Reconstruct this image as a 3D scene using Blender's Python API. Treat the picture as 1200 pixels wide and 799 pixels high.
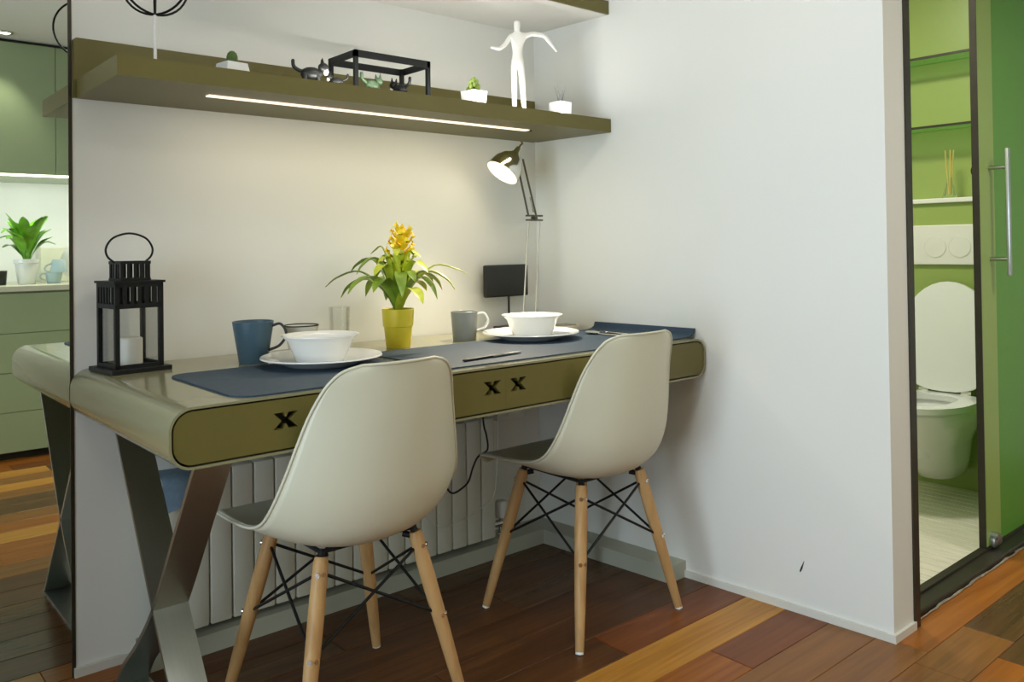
import bpy, bmesh, math, random
from mathutils import Vector, Matrix, Euler

for o in list(bpy.data.objects):
    bpy.data.objects.remove(o)
random.seed(7)
sc = bpy.context.scene
COL = sc.collection
PI = math.pi
K = 0.0685                       # the right wall leans 4 degrees off square

# ------------------------------------------------------------------ camera
cd = bpy.data.cameras.new('camera')
cam = bpy.data.objects.new('camera', cd)
COL.objects.link(cam)
YAW, PITCH, ROLL, FPX, PPX, PPY = 0.7166, 0.0119, -0.0136, 978.6, 609.9, 278.0
F = Vector((math.sin(YAW) * math.cos(PITCH), math.cos(YAW) * math.cos(PITCH), math.sin(PITCH)))
R = F.cross(Vector((0, 0, 1))).normalized()
U = R.cross(F)
R2 = R * math.cos(ROLL) + U * math.sin(ROLL)
U2 = -R * math.sin(ROLL) + U * math.cos(ROLL)
m = Matrix((R2, U2, -F)).transposed().to_4x4()
m.translation = Vector((-2.087, -2.306, 1.0493))
cam.matrix_world = m
cd.sensor_fit = 'HORIZONTAL'
cd.sensor_width = 36
cd.lens = 36 * FPX / 1200
cd.shift_x = -(PPX - 600) / 1200
cd.shift_y = (PPY - 399.5) / 1200
cd.clip_start = 0.02
sc.camera = cam

# ------------------------------------------------------------------ world, lights, exposure
w = bpy.data.worlds.new('world')
sc.world = w
w.use_nodes = True
w.node_tree.nodes['Background'].inputs[0].default_value = (0.75, 0.86, 1.0, 1)
w.node_tree.nodes['Background'].inputs[1].default_value = 1.0
sc.view_settings.view_transform = 'Standard'
sc.view_settings.look = 'None'
sc.view_settings.gamma = 1
sc.view_settings.exposure = -0.1


def area(name, loc, rot, sx, sy, power, col, shape='RECTANGLE', spread=None):
    l = bpy.data.lights.new(name, 'AREA')
    l.shape = shape
    l.size = sx
    l.size_y = sy
    l.energy = power
    l.color = col
    if spread:
        l.spread = spread
    o = bpy.data.objects.new(name, l)
    COL.objects.link(o)
    o.location = loc
    o.rotation_euler = rot
    return o


# daylight outside the window in the left wall, facing into the room
area('window_daylight', (-3.46, -1.55, 0.98), (0, -PI / 2, 0), 1.6, 1.3, 22, (0.77, 0.90, 1.0), spread=math.radians(95))
CEIL = 2.4
FILL_LAMPS = [(-0.85, -1.40), (0.55, -2.45), (-2.3, -2.6)]  # positions of the fill lamps added out of view on the ceiling
FILL_LAMP_W = [6.5, 13, 3]

# ------------------------------------------------------------------ materials
MATS = {}


def mat(name, col, rough=0.5, metal=0.0, noise=0.0, nscale=8.0, bump=0.0, bscale=60.0, spec=0.5,
        emit=None, estr=0.0, coat=0.0, stretch=None):
    if name in MATS:
        return MATS[name]
    mt = bpy.data.materials.new(name)
    mt.use_nodes = True
    nt = mt.node_tree
    b = nt.nodes['Principled BSDF']
    b.inputs['Base Color'].default_value = (*col, 1)
    b.inputs['Roughness'].default_value = rough
    b.inputs['Metallic'].default_value = metal
    b.inputs['Specular IOR Level'].default_value = spec
    b.inputs['Coat Weight'].default_value = coat
    if emit:
        b.inputs['Emission Color'].default_value = (*emit, 1)
        b.inputs['Emission Strength'].default_value = estr
    if noise or bump:
        tc = nt.nodes.new('ShaderNodeTexCoord')
        mp = nt.nodes.new('ShaderNodeMapping')
        nt.links.new(tc.outputs['Object'], mp.inputs[0])
        if stretch:
            mp.inputs['Scale'].default_value = stretch
    if noise:
        n = nt.nodes.new('ShaderNodeTexNoise')
        n.inputs['Scale'].default_value = nscale
        n.inputs['Detail'].default_value = 5
        nt.links.new(mp.outputs[0], n.inputs['Vector'])
        r = nt.nodes.new('ShaderNodeValToRGB')
        r.color_ramp.elements[0].position = 0.3
        r.color_ramp.elements[1].position = 0.7
        r.color_ramp.elements[0].color = (*[c * (1 - noise) for c in col], 1)
        r.color_ramp.elements[1].color = (*[min(1, c * (1 + noise)) for c in col], 1)
        nt.links.new(n.outputs['Fac'], r.inputs[0])
        nt.links.new(r.outputs[0], b.inputs['Base Color'])
    if bump:
        n2 = nt.nodes.new('ShaderNodeTexNoise')
        n2.inputs['Scale'].default_value = bscale
        n2.inputs['Detail'].default_value = 3
        nt.links.new(mp.outputs[0], n2.inputs['Vector'])
        bp = nt.nodes.new('ShaderNodeBump')
        bp.inputs['Strength'].default_value = bump
        bp.inputs['Distance'].default_value = 0.002
        nt.links.new(n2.outputs['Fac'], bp.inputs['Height'])
        nt.links.new(bp.outputs[0], b.inputs['Normal'])
    MATS[name] = mt
    return mt


def clear(name, tint=(0.95, 1, 0.97), gloss=0.1, rough=0.02):
    mt = bpy.data.materials.new(name)
    mt.use_nodes = True
    nt = mt.node_tree
    for n in list(nt.nodes):
        if n.type == 'BSDF_PRINCIPLED':
            nt.nodes.remove(n)
    out = [n for n in nt.nodes if n.type == 'OUTPUT_MATERIAL'][0]
    t = nt.nodes.new('ShaderNodeBsdfTransparent')
    t.inputs[0].default_value = (*tint, 1)
    g = nt.nodes.new('ShaderNodeBsdfGlossy')
    g.inputs['Roughness'].default_value = rough
    fr = nt.nodes.new('ShaderNodeFresnel')
    fr.inputs[0].default_value = 1.45
    ma = nt.nodes.new('ShaderNodeMath')
    ma.operation = 'MULTIPLY_ADD'
    ma.inputs[1].default_value = 0.45
    ma.inputs[2].default_value = gloss * 0.2
    nt.links.new(fr.outputs[0], ma.inputs[0])
    mx = nt.nodes.new('ShaderNodeMixShader')
    nt.links.new(ma.outputs[0], mx.inputs[0])
    nt.links.new(t.outputs[0], mx.inputs[1])
    nt.links.new(g.outputs[0], mx.inputs[2])
    nt.links.new(mx.outputs[0], out.inputs[0])
    MATS[name] = mt
    return mt


def woodmat(name, a, b_, rough=0.3, scale=(1.2, 22, 22), bump=0.05):
    mt = bpy.data.materials.new(name)
    mt.use_nodes = True
    nt = mt.node_tree
    b = nt.nodes['Principled BSDF']
    b.inputs['Roughness'].default_value = rough
    b.inputs['Specular IOR Level'].default_value = 0.3
    tc = nt.nodes.new('ShaderNodeTexCoord')
    oi = nt.nodes.new('ShaderNodeObjectInfo')
    add = nt.nodes.new('ShaderNodeVectorMath')
    add.operation = 'MULTIPLY_ADD'
    add.inputs[1].default_value = (7, 13, 5)
    nt.links.new(oi.outputs['Random'], add.inputs[0])
    nt.links.new(tc.outputs['Object'], add.inputs[2])
    mp = nt.nodes.new('ShaderNodeMapping')
    mp.inputs['Scale'].default_value = scale
    nt.links.new(add.outputs[0], mp.inputs[0])
    n = nt.nodes.new('ShaderNodeTexNoise')
    n.inputs['Scale'].default_value = 1.6
    n.inputs['Detail'].default_value = 7
    n.inputs['Distortion'].default_value = 1.2
    nt.links.new(mp.outputs[0], n.inputs['Vector'])
    r = nt.nodes.new('ShaderNodeValToRGB')
    r.color_ramp.elements[0].position = 0.32
    r.color_ramp.elements[1].position = 0.68
    r.color_ramp.elements[0].color = (*a, 1)
    r.color_ramp.elements[1].color = (*b_, 1)
    nt.links.new(n.outputs['Fac'], r.inputs[0])
    nt.links.new(r.outputs[0], b.inputs['Base Color'])
    bp = nt.nodes.new('ShaderNodeBump')
    bp.inputs['Strength'].default_value = bump
    bp.inputs['Distance'].default_value = 0.002
    nt.links.new(n.outputs['Fac'], bp.inputs['Height'])
    nt.links.new(bp.outputs[0], b.inputs['Normal'])
    MATS[name] = mt
    return mt


M = mat
WALL = M('wall_paint', (0.80, 0.80, 0.755), 0.6, noise=0.015, nscale=1.5, bump=0.08, bscale=120)
CEILM = M('ceiling_paint', (0.82, 0.82, 0.78), 0.7, noise=0.01, nscale=2)
SKIRT = M('skirting_paint', (0.72, 0.71, 0.64), 0.4, noise=0.02, nscale=6)
PLINTH = M('plinth_paint', (0.44, 0.45, 0.36), 0.45, noise=0.04, nscale=5)
SHELL = M('taupe_lacquer', (0.26, 0.25, 0.142), 0.2, noise=0.02, nscale=3, coat=0.2)
OLIVE = M('olive_lacquer', (0.145, 0.124, 0.032), 0.4, spec=0.35, noise=0.04, nscale=3)
DARKGAP = M('dark_gap', (0.012, 0.011, 0.006), 0.6, noise=0.1)
STEEL = M('brushed_steel', (0.50, 0.53, 0.51), 0.34, 1.0, noise=0.03, nscale=10, stretch=(40, 1, 1))
CHROME = M('chrome', (0.75, 0.74, 0.68), 0.16, 1.0, noise=0.03, nscale=10)
BLACK = M('black_metal', (0.008, 0.009, 0.009), 0.45, spec=0.25, noise=0.2, nscale=12)
BLACKP = M('black_plastic', (0.014, 0.015, 0.013), 0.45, noise=0.1, nscale=12)
MIRROR = M('mirror_silver', (0.84, 0.88, 0.80), 0.012, 1.0, noise=0.005, nscale=1)
CHAIR = M('cream_plastic', (0.62, 0.605, 0.465), 0.38, noise=0.015, nscale=4, bump=0.02, bscale=200)
CHAIRW = woodmat('beech', (0.40, 0.225, 0.085), (0.54, 0.33, 0.14), 0.42, (16, 16, 1.5), 0.02)
RAD = M('radiator_enamel', (0.70, 0.69, 0.58), 0.35, noise=0.02, nscale=6)
WHITE = M('white_ceramic', (0.84, 0.85, 0.83), 0.16, noise=0.01, nscale=8, coat=0.4)
WHITEM = M('white_matt', (0.80, 0.79, 0.74), 0.5, noise=0.02, nscale=10)
NAVY = M('navy_placemat', (0.021, 0.049, 0.085), 0.65, noise=0.15, nscale=90, bump=0.3, bscale=300)
BLUEG = M('blue_grey_glaze', (0.062, 0.115, 0.155), 0.35, noise=0.06, nscale=8)
GREYG = M('grey_glaze', (0.27, 0.29, 0.28), 0.35, noise=0.05, nscale=8)
YELLOW = M('yellow_glaze', (0.82, 0.66, 0.045), 0.32, noise=0.03, nscale=8)
SOIL = M('soil', (0.035, 0.024, 0.014), 0.9, noise=0.5, nscale=80, bump=0.6)
LEAF = M('leaf_green', (0.19, 0.31, 0.02), 0.4, noise=0.3, nscale=25)
LEAFL = M('leaf_lime', (0.50, 0.57, 0.04), 0.4, noise=0.25, nscale=25)
LEAFB = M('leaf_bright', (0.16, 0.42, 0.02), 0.4, noise=0.3, nscale=25)
FLOWER = M('bract_yellow', (0.96, 0.68, 0.02), 0.45, noise=0.15, nscale=40)
CACTUS = M('cactus_green', (0.07, 0.13, 0.02), 0.6, noise=0.4, nscale=60, bump=0.4)
SUCC = M('succulent_green', (0.30, 0.40, 0.08), 0.5, noise=0.25, nscale=60)
KGREEN = M('kitchen_green', (0.33, 0.40, 0.24), 0.26, noise=0.02, nscale=2)
KTOP = M('kitchen_worktop', (0.62, 0.62, 0.48), 0.35, noise=0.04, nscale=20)
KSPLASH = M('kitchen_splash', (0.80, 0.82, 0.80), 0.3, noise=0.01)
BGREEN = M('bathroom_green', (0.31, 0.41, 0.105), 0.35, noise=0.03, nscale=2)
DGREEN = M('door_green_glass', (0.135, 0.37, 0.045), 0.35, noise=0.05, nscale=1.5, spec=0.25)
DSTILE = M('door_stile_green', (0.34, 0.49, 0.12), 0.4, noise=0.03, nscale=3)
BSLAT = M('bathroom_deck', (0.74, 0.71, 0.58), 0.45, noise=0.1, nscale=12, stretch=(10, 1, 1))
FRAMED = M('dark_bronze', (0.035, 0.030, 0.018), 0.4, 0.3, noise=0.2, nscale=10)
LEDM = M('led_diffuser', (1, 1, 1), 0.5, emit=(1.0, 0.78, 0.60), estr=1.15, noise=0.001)
LEDK = M('kitchen_led', (1, 1, 1), 0.5, emit=(1.0, 1.0, 0.93), estr=5, noise=0.001)
LAMPE = M('lamp_diffuser', (1, 1, 1), 0.5, emit=(1.0, 0.93, 0.82), estr=4, noise=0.001)
BULB = M('bulb', (1, 1, 1), 0.5, emit=(1.0, 0.86, 0.62), estr=12, noise=0.001)
BLUEC = M('blue_cloth', (0.22, 0.33, 0.44), 0.8, noise=0.1, nscale=60, bump=0.2)
GLASS = clear('clear_glass', (0.985, 0.99, 0.985), 0.02)
GLASSW = clear('window_glass', (0.97, 0.99, 1), 0.05)
GLASSB = clear('shelf_glass', (0.75, 0.92, 0.75), 0.2)
CANDLE = M('candle_wax', (0.80, 0.78, 0.72), 0.5, noise=0.02)
ENAMEL = M('cream_enamel', (0.75, 0.73, 0.62), 0.25, noise=0.02)
REED = M('reed_amber', (0.72, 0.55, 0.16), 0.5, noise=0.1)
CUPB = M('pale_blue_glaze', (0.42, 0.55, 0.58), 0.25, noise=0.05)
PADM = M('charcoal_felt', (0.045, 0.048, 0.045), 0.85, noise=0.15, nscale=60, bump=0.2)
GREENFIG = M('green_figurine_glaze', (0.10, 0.17, 0.09), 0.4, noise=0.3, nscale=60)


# ------------------------------------------------------------------ mesh helpers
def tag(o, label=None, cat=None, group=None, kind=None):
    if label:
        o['label'] = label
    if cat:
        o['category'] = cat
    if group:
        o['group'] = group
    if kind:
        o['kind'] = kind
    return o


def empty(name, loc=(0, 0, 0), rz=0, label=None, cat=None, group=None):
    o = bpy.data.objects.new(name, None)
    o.empty_display_size = 0.05
    COL.objects.link(o)
    o.location = loc
    o.rotation_euler = (0, 0, rz)
    return tag(o, label, cat, group)


def obj(name, bm, mt, parent=None, smooth=None, loc=None, rz=0):
    me = bpy.data.meshes.new(name)
    bmesh.ops.remove_doubles(bm, verts=bm.verts, dist=1e-6)
    bmesh.ops.recalc_face_normals(bm, faces=bm.faces)
    if smooth is not None:
        for f in bm.faces:
            f.smooth = True
        for e in bm.edges:
            if len(e.link_faces) == 2 and e.calc_face_angle(0) > math.radians(smooth):
                e.smooth = False
    bm.to_mesh(me)
    bm.free()
    me.materials.append(mt)
    o = bpy.data.objects.new(name, me)
    COL.objects.link(o)
    if parent:
        o.parent = parent
    if loc:
        o.location = loc
    if rz:
        o.rotation_euler = (0, 0, rz)
    return o


def struct(name, bm, mt, label=None, smooth=None):
    o = obj(name, bm, mt, None, smooth)
    o['kind'] = 'structure'
    o['label'] = label or name.replace('_', ' ')
    return o


def BM():
    return bmesh.new()


def box(bm, x0, x1, y0, y1, z0, z1, bev=0.0, seg=2, xf=None):
    vs = [bm.verts.new((x, y, z)) for x in (x0, x1) for y in (y0, y1) for z in (z0, z1)]
    idx = [(0, 1, 3, 2), (4, 6, 7, 5), (0, 4, 5, 1), (2, 3, 7, 6), (0, 2, 6, 4), (1, 5, 7, 3)]
    fs = [bm.faces.new([vs[i] for i in f]) for f in idx]
    if bev:
        es = list({e for f in fs for e in f.edges})
        r = bmesh.ops.bevel(bm, geom=es, offset=bev, segments=seg, affect='EDGES', profile=0.5)
        vs = list({v for f in r['faces'] for v in f.verts} | {v for v in vs if v.is_valid})
    if xf:
        for v in vs:
            v.co = xf @ v.co
    return vs


def prism(bm, pts, axis, a, b):
    """polygon pts extruded along axis from a to b. pts are the two other coords in order."""
    def P(p, t):
        if axis == 0:
            return (t, p[0], p[1])
        if axis == 1:
            return (p[0], t, p[1])
        return (p[0], p[1], t)
    A = [bm.verts.new(P(p, a)) for p in pts]
    B = [bm.verts.new(P(p, b)) for p in pts]
    bm.faces.new(A)
    bm.faces.new(B[::-1])
    n = len(pts)
    for i in range(n):
        bm.faces.new((A[i], A[(i + 1) % n], B[(i + 1) % n], B[i]))
    return A + B


def lathe(bm, prof, n=32, c=(0, 0, 0), sx=1, sy=1):
    rings = []
    for r, z in prof:
        if r < 1e-6:
            rings.append([bm.verts.new((c[0], c[1], c[2] + z))])
        else:
            rings.append([bm.verts.new((c[0] + sx * r * math.cos(2 * PI * i / n), c[1] + sy * r * math.sin(2 * PI * i / n), c[2] + z)) for i in range(n)])
    for a, b in zip(rings, rings[1:]):
        for i in range(n):
            j = (i + 1) % n
            if len(a) == 1 and len(b) == 1:
                continue
            if len(a) == 1:
                bm.faces.new((a[0], b[i], b[j]))
            elif len(b) == 1:
                bm.faces.new((a[i], a[j], b[0]))
            else:
                bm.faces.new((a[i], a[j], b[j], b[i]))
    for rg in (rings[0], rings[-1]):
        if len(rg) > 1:
            bm.faces.new(rg)


def tube(bm, pts, rad, n=8, closed=False):
    pts = [Vector(p) for p in pts]
    rads = rad if isinstance(rad, (list, tuple)) else [rad] * len(pts)
    rings = []
    up = None
    N = len(pts)
    for i, p in enumerate(pts):
        if closed:
            t = (pts[(i + 1) % N] - pts[i - 1]).normalized()
        else:
            t = (pts[min(i + 1, N - 1)] - pts[max(i - 1, 0)]).normalized()
        if up is None:
            up = Vector((0, 0, 1)) if abs(t.z) < 0.9 else Vector((1, 0, 0))
        s = t.cross(up).normalized()
        up = s.cross(t).normalized()
        rings.append([bm.verts.new(p + rads[i] * (s * math.cos(2 * PI * k / n) + up * math.sin(2 * PI * k / n))) for k in range(n)])
    pairs = list(zip(rings, rings[1:]))
    if closed:
        pairs.append((rings[-1], rings[0]))
    for a, b in pairs:
        for k in range(n):
            bm.faces.new((a[k], a[(k + 1) % n], b[(k + 1) % n], b[k]))
    if not closed:
        bm.faces.new(rings[0])
        bm.faces.new(rings[-1])


def arc(c, r, a0, a1, n, plane='xz'):
    out = []
    for i in range(n + 1):
        a = a0 + (a1 - a0) * i / n
        u, v = r * math.cos(a), r * math.sin(a)
        out.append({'xz': (c[0] + u, c[1], c[2] + v), 'yz': (c[0], c[1] + u, c[2] + v), 'xy': (c[0] + u, c[1] + v, c[2])}[plane])
    return out


def smooth_pts(pts, n=6):
    """Catmull-Rom through points"""
    P = [Vector(p) for p in pts]
    P = [2 * P[0] - P[1]] + P + [2 * P[-1] - P[-2]]
    out = []
    for i in range(1, len(P) - 2):
        for k in range(n):
            t = k / n
            a, b, c, d = P[i - 1], P[i], P[i + 1], P[i + 2]
            out.append(0.5 * ((2 * b) + (c - a) * t + (2 * a - 5 * b + 4 * c - d) * t * t + (3 * b - a - 3 * c + d) * t ** 3))
    out.append(P[-2])
    return out


def leaf(bm, pts, width, thick=0.0015, side=None, fold=0.25, prof=None):
    """strap leaf along pts with a V fold; closed thin mesh"""
    P = smooth_pts(pts, 4)
    n = len(P)
    prev = None
    for i, p in enumerate(P):
        t = (P[min(i + 1, n - 1)] - P[max(i - 1, 0)]).normalized()
        s = Vector(side) if side else t.cross(Vector((0, 0, 1)))
        if s.length < 1e-4:
            s = Vector((1, 0, 0))
        s = (s - t * s.dot(t)).normalized()
        nn = s.cross(t).normalized()
        f = i / (n - 1)
        wd = width * (prof(f) if prof else (0.55 + 0.45 * math.sin(PI * min(1, f * 1.3) ** 0.8) if f < 0.6 else max(0.03, 1.0 * (1 - ((f - 0.6) / 0.4) ** 1.7))))
        h = wd * fold
        ring = [bm.verts.new(p - s * wd + nn * h), bm.verts.new(p + nn * thick), bm.verts.new(p + s * wd + nn * h), bm.verts.new(p - nn * thick)]
        if prev:
            for k in range(4):
                bm.faces.new((prev[k], prev[(k + 1) % 4], ring[(k + 1) % 4], ring[k]))
        else:
            bm.faces.new(ring)
        prev = ring
    bm.faces.new(prev)


def ellipsoid(bm, c, r, n=14, mtx=None):
    g = bmesh.ops.create_uvsphere(bm, u_segments=n, v_segments=max(6, n // 2), radius=1)
    for v in g['verts']:
        p = Vector((v.co.x * r[0], v.co.y * r[1], v.co.z * r[2]))
        if mtx:
            p = mtx @ p
        v.co = p + Vector(c)


def wx(y):
    return -K * y          # inner face of the right wall


# ------------------------------------------------------------------ the setting
XL, YB, XO = -3.3, -3.25, 2.3           # left wall, rear wall, outer right wall
MX = -1.565                              # mirror edge

bm = BM()
prism(bm, [(XL, 0.012), (MX, 0.012), (MX, 0), (0.0, 0), (0.0, 0.12), (XL, 0.12)], 2, 0, CEIL)
struct('wall_back', bm, WALL, 'white painted back wall above and below the desk')
bm = BM()
prism(bm, [(0.0, 0.12), (0.0, 0.0), (wx(-1.28), -1.28), (wx(-1.28) + 0.115, -1.28), (0.115, 0.12)], 2, 0, CEIL)
wr = struct('wall_right', bm, WALL, 'white partition wall beside the desk')
bm = BM()
tube(bm, [(wx(-1.02) - 0.001, -1.022, 0.118), (wx(-1.02) - 0.001, -1.026, 0.128), (wx(-1.03) - 0.001, -1.034, 0.15)], [0.0022, 0.0028, 0.0006], 5)
obj('scuff_mark', bm, BLACKP, wr)
bm = BM()
box(bm, XL, XO, YB - 0.1, YB, 0, CEIL)
struct('wall_rear', bm, WALL, 'white wall behind the kitchen')
bm = BM()
wy0, wy1, wz0, wz1 = -2.25, -0.85, 0.12, 1.85
box(bm, XL - 0.1, XL, YB, wy0, 0, CEIL)
box(bm, XL - 0.1, XL, wy1, 0.12, 0, CEIL)
box(bm, XL - 0.1, XL, wy0, wy1, 0, wz0)
box(bm, XL - 0.1, XL, wy0, wy1, wz1, CEIL)
struct('wall_left', bm, WALL, 'white wall with a window')
bm = BM()
for a in (wy0, (wy0 + wy1) / 2 - 0.02, wy1 - 0.04):
    box(bm, XL - 0.07, XL - 0.02, a, a + 0.04, wz0, wz1)
for a in (wz0, wz1 - 0.04):
    box(bm, XL - 0.07, XL - 0.02, wy0, wy1, a, a + 0.04)
win = struct('window_1', bm, WHITEM, 'white framed tall window letting in daylight')
for a, b in ((wy0 + 0.04, (wy0 + wy1) / 2 - 0.02), ((wy0 + wy1) / 2 + 0.02, wy1 - 0.04)):
    bm = BM()
    box(bm, XL - 0.048, XL - 0.042, a, b, wz0 + 0.04, wz1 - 0.04)
    obj('pane', bm, GLASSW, win)
bm = BM()
box(bm, XO, XO + 0.1, YB, 0.5, 0, CEIL)
struct('wall_outer', bm, WALL, 'white wall at the far end of the passage')
bm = BM()
box(bm, XL, XO + 0.1, YB - 0.1, 0.5, CEIL, CEIL + 0.1)
struct('ceiling', bm, CEILM, 'white ceiling')
bm = BM()
box(bm, -1.75, XO, YB, -1.55, 2.15, CEIL)
struct('trim_1', bm, CEILM, 'lowered ceiling strip over the kitchen')

# floor: a slab with every plank on it
bm = BM()
box(bm, XL, XO, YB, 0.12, -0.08, -0.012)
floor = struct('floor', bm, DARKGAP, 'glossy mixed brown wooden plank floor')
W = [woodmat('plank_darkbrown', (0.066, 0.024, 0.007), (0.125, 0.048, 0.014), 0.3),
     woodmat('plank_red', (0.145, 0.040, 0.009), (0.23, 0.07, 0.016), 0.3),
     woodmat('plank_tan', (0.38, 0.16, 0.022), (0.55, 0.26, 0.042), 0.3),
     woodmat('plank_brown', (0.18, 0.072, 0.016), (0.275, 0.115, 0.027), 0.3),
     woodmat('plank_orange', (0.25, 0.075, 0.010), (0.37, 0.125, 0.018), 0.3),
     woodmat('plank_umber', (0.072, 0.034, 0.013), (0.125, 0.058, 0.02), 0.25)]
PW = 0.1275
# rows counted from y = -0.597 : known planks (x break list, material list) where the photo shows them
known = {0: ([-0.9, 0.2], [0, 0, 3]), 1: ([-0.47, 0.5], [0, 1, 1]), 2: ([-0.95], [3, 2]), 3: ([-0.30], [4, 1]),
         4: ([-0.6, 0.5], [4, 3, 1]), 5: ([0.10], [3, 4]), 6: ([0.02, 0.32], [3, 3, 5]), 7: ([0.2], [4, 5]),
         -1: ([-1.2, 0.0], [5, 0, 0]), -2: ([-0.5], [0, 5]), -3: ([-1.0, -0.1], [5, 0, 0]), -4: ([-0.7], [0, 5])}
seq = [4, 2, 3, 4, 1, 2, 4, 3, 2, 5]
for row in range(-5, 22):
    y1 = -0.597 - row * PW
    y0 = y1 - PW
    y1 = min(y1, 0.0)
    y0 = max(y0, YB)
    if y1 - y0 < 0.02:
        continue
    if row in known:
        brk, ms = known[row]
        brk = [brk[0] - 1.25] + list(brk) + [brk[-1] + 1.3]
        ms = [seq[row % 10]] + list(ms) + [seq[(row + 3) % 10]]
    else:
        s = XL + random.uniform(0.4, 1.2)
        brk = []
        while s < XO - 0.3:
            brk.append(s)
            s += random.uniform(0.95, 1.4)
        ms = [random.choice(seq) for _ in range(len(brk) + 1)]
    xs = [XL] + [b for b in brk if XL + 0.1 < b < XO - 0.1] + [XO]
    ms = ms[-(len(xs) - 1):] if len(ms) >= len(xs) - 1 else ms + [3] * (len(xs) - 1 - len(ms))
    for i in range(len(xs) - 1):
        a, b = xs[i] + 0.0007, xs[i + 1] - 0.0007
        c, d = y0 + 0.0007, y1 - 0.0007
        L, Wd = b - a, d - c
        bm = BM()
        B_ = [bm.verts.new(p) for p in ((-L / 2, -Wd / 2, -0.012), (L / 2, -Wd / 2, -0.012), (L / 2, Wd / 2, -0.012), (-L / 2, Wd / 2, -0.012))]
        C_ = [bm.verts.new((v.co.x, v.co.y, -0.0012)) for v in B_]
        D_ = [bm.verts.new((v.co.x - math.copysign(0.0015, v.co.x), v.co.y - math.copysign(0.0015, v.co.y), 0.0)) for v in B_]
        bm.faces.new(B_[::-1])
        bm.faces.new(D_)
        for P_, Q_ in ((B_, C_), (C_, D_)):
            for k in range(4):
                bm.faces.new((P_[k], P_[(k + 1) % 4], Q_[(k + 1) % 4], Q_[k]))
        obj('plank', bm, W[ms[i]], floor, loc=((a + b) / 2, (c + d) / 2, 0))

# skirtings and the boxed plinth round the corner
bm = BM()
prism(bm, [(-1.42, 0), (-1.42, -0.11), (-0.085, -0.11), (wx(-0.637) - 0.085, -0.637), (wx(-0.637), -0.637), (0, 0)], 2, 0, 0.05)
struct('baseboard_back', bm, PLINTH, 'grey green boxed plinth running under the radiator and round the corner')
bm = BM()
box(bm, MX, -1.42, -0.012, 0, 0, 0.022)
struct('baseboard_left', bm, SKIRT, 'low cream skirting below the desk end')
bm = BM()
prism(bm, [(wx(-0.637), -0.637), (wx(-0.637) - 0.008, -0.637), (wx(-1.288) - 0.008, -1.288), (wx(-1.28) + 0.118, -1.288), (wx(-1.28) + 0.118, -1.28), (wx(-1.28), -1.28)], 2, 0, 0.021)
struct('baseboard_right', bm, SKIRT, 'low cream skirting of the partition wall')

# ------------------------------------------------------------------ doorway and bathroom
DY = -1.2
FX = wx(-1.28) + 0.115
bm = BM()
box(bm, FX, FX + 0.032, -1.285, -1.18, 0, 2.1)
box(bm, FX, XO, -1.285, -1.18, 2.1, 2.16)
struct('trim_2', bm, FRAMED, 'dark bronze door frame of the bathroom')
bm = BM()
box(bm, FX, XO, -1.28, -1.19, 2.16, CEIL)
struct('wall_front', bm, WALL, 'white wall above the bathroom door')
bm = BM()
box(bm, FX + 0.032, XO, -1.262, -1.18, -0.01, 0.018, 0.004)
box(bm, FX + 0.032, XO, -1.215, -1.205, 0.018, 0.026)
struct('trim_3', bm, FRAMED, 'dark metal threshold of the bathroom')
bm = BM()
pts = []
for i in range(60):
    x = FX + 0.035 + i * 0.034
    pts.append((x, -1.266 + random.uniform(-0.003, 0.003), 0.003))
tube(bm, pts, [0.003 + random.uniform(-0.0018, 0.0015) for _ in pts], 5)
struct('trim_4', bm, M('old_sealant', (0.30, 0.27, 0.2), 0.8, noise=0.4, nscale=40), 'uneven pale sealant line along the threshold')

bm = BM()
box(bm, 0.1, XO, -1.18, 0.4, -0.08, -0.012)
bf = struct('floor_bathroom', bm, M('deck_base', (0.25, 0.23, 0.16), 0.7, noise=0.1), 'pale slatted bathroom floor')
x = 0.24
while x < 1.80:
    bm = BM()
    box(bm, x + 0.002, x + 0.048, -1.175, 0.38, -0.012, 0.004, 0.0015, 1)
    obj('slat', bm, BSLAT, bf)
    x += 0.05
bm = BM()
box(bm, 1.80, 1.9, -1.18, 0.4, 0, CEIL)
struct('wall_bathroom_far', bm, BGREEN, 'lime green bathroom wall behind the glass shelves')
bm = BM()
box(bm, 0.11, 1.9, 0.4, 0.5, 0, CEIL)
struct('wall_bathroom_side', bm, BGREEN, 'lime green bathroom side wall')
bm = BM()
box(bm, 1.64, 1.80, -1.18, 0.4, 0.0, 1.215)
wl = struct('wall_bathroom_low', bm, BGREEN, 'lime green half wall hiding the cistern')
bm = BM()
box(bm, 1.625, 1.80, -1.18, 0.4, 1.215, 1.235, 0.003)
obj('ledge', bm, WHITEM, wl)['label'] = 'thin white ledge on top of the half wall'
for z, nm in ((1.55, 'lower'), (1.855, 'upper')):
    t = empty('glass_shelf', (1.725, -0.6, z), 0, nm + ' green glass shelf with a dark edge in the bathroom niche', 'shelf')
    bm = BM()
    box(bm, -0.07, 0.073, -0.57, 0.95, -0.004, 0.004)
    obj('pane', bm, GLASSB, t)
    bm = BM()
    box(bm, -0.076, -0.07, -0.57, 0.95, -0.005, 0.005)
    obj('edge', bm, FRAMED, t)
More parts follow.
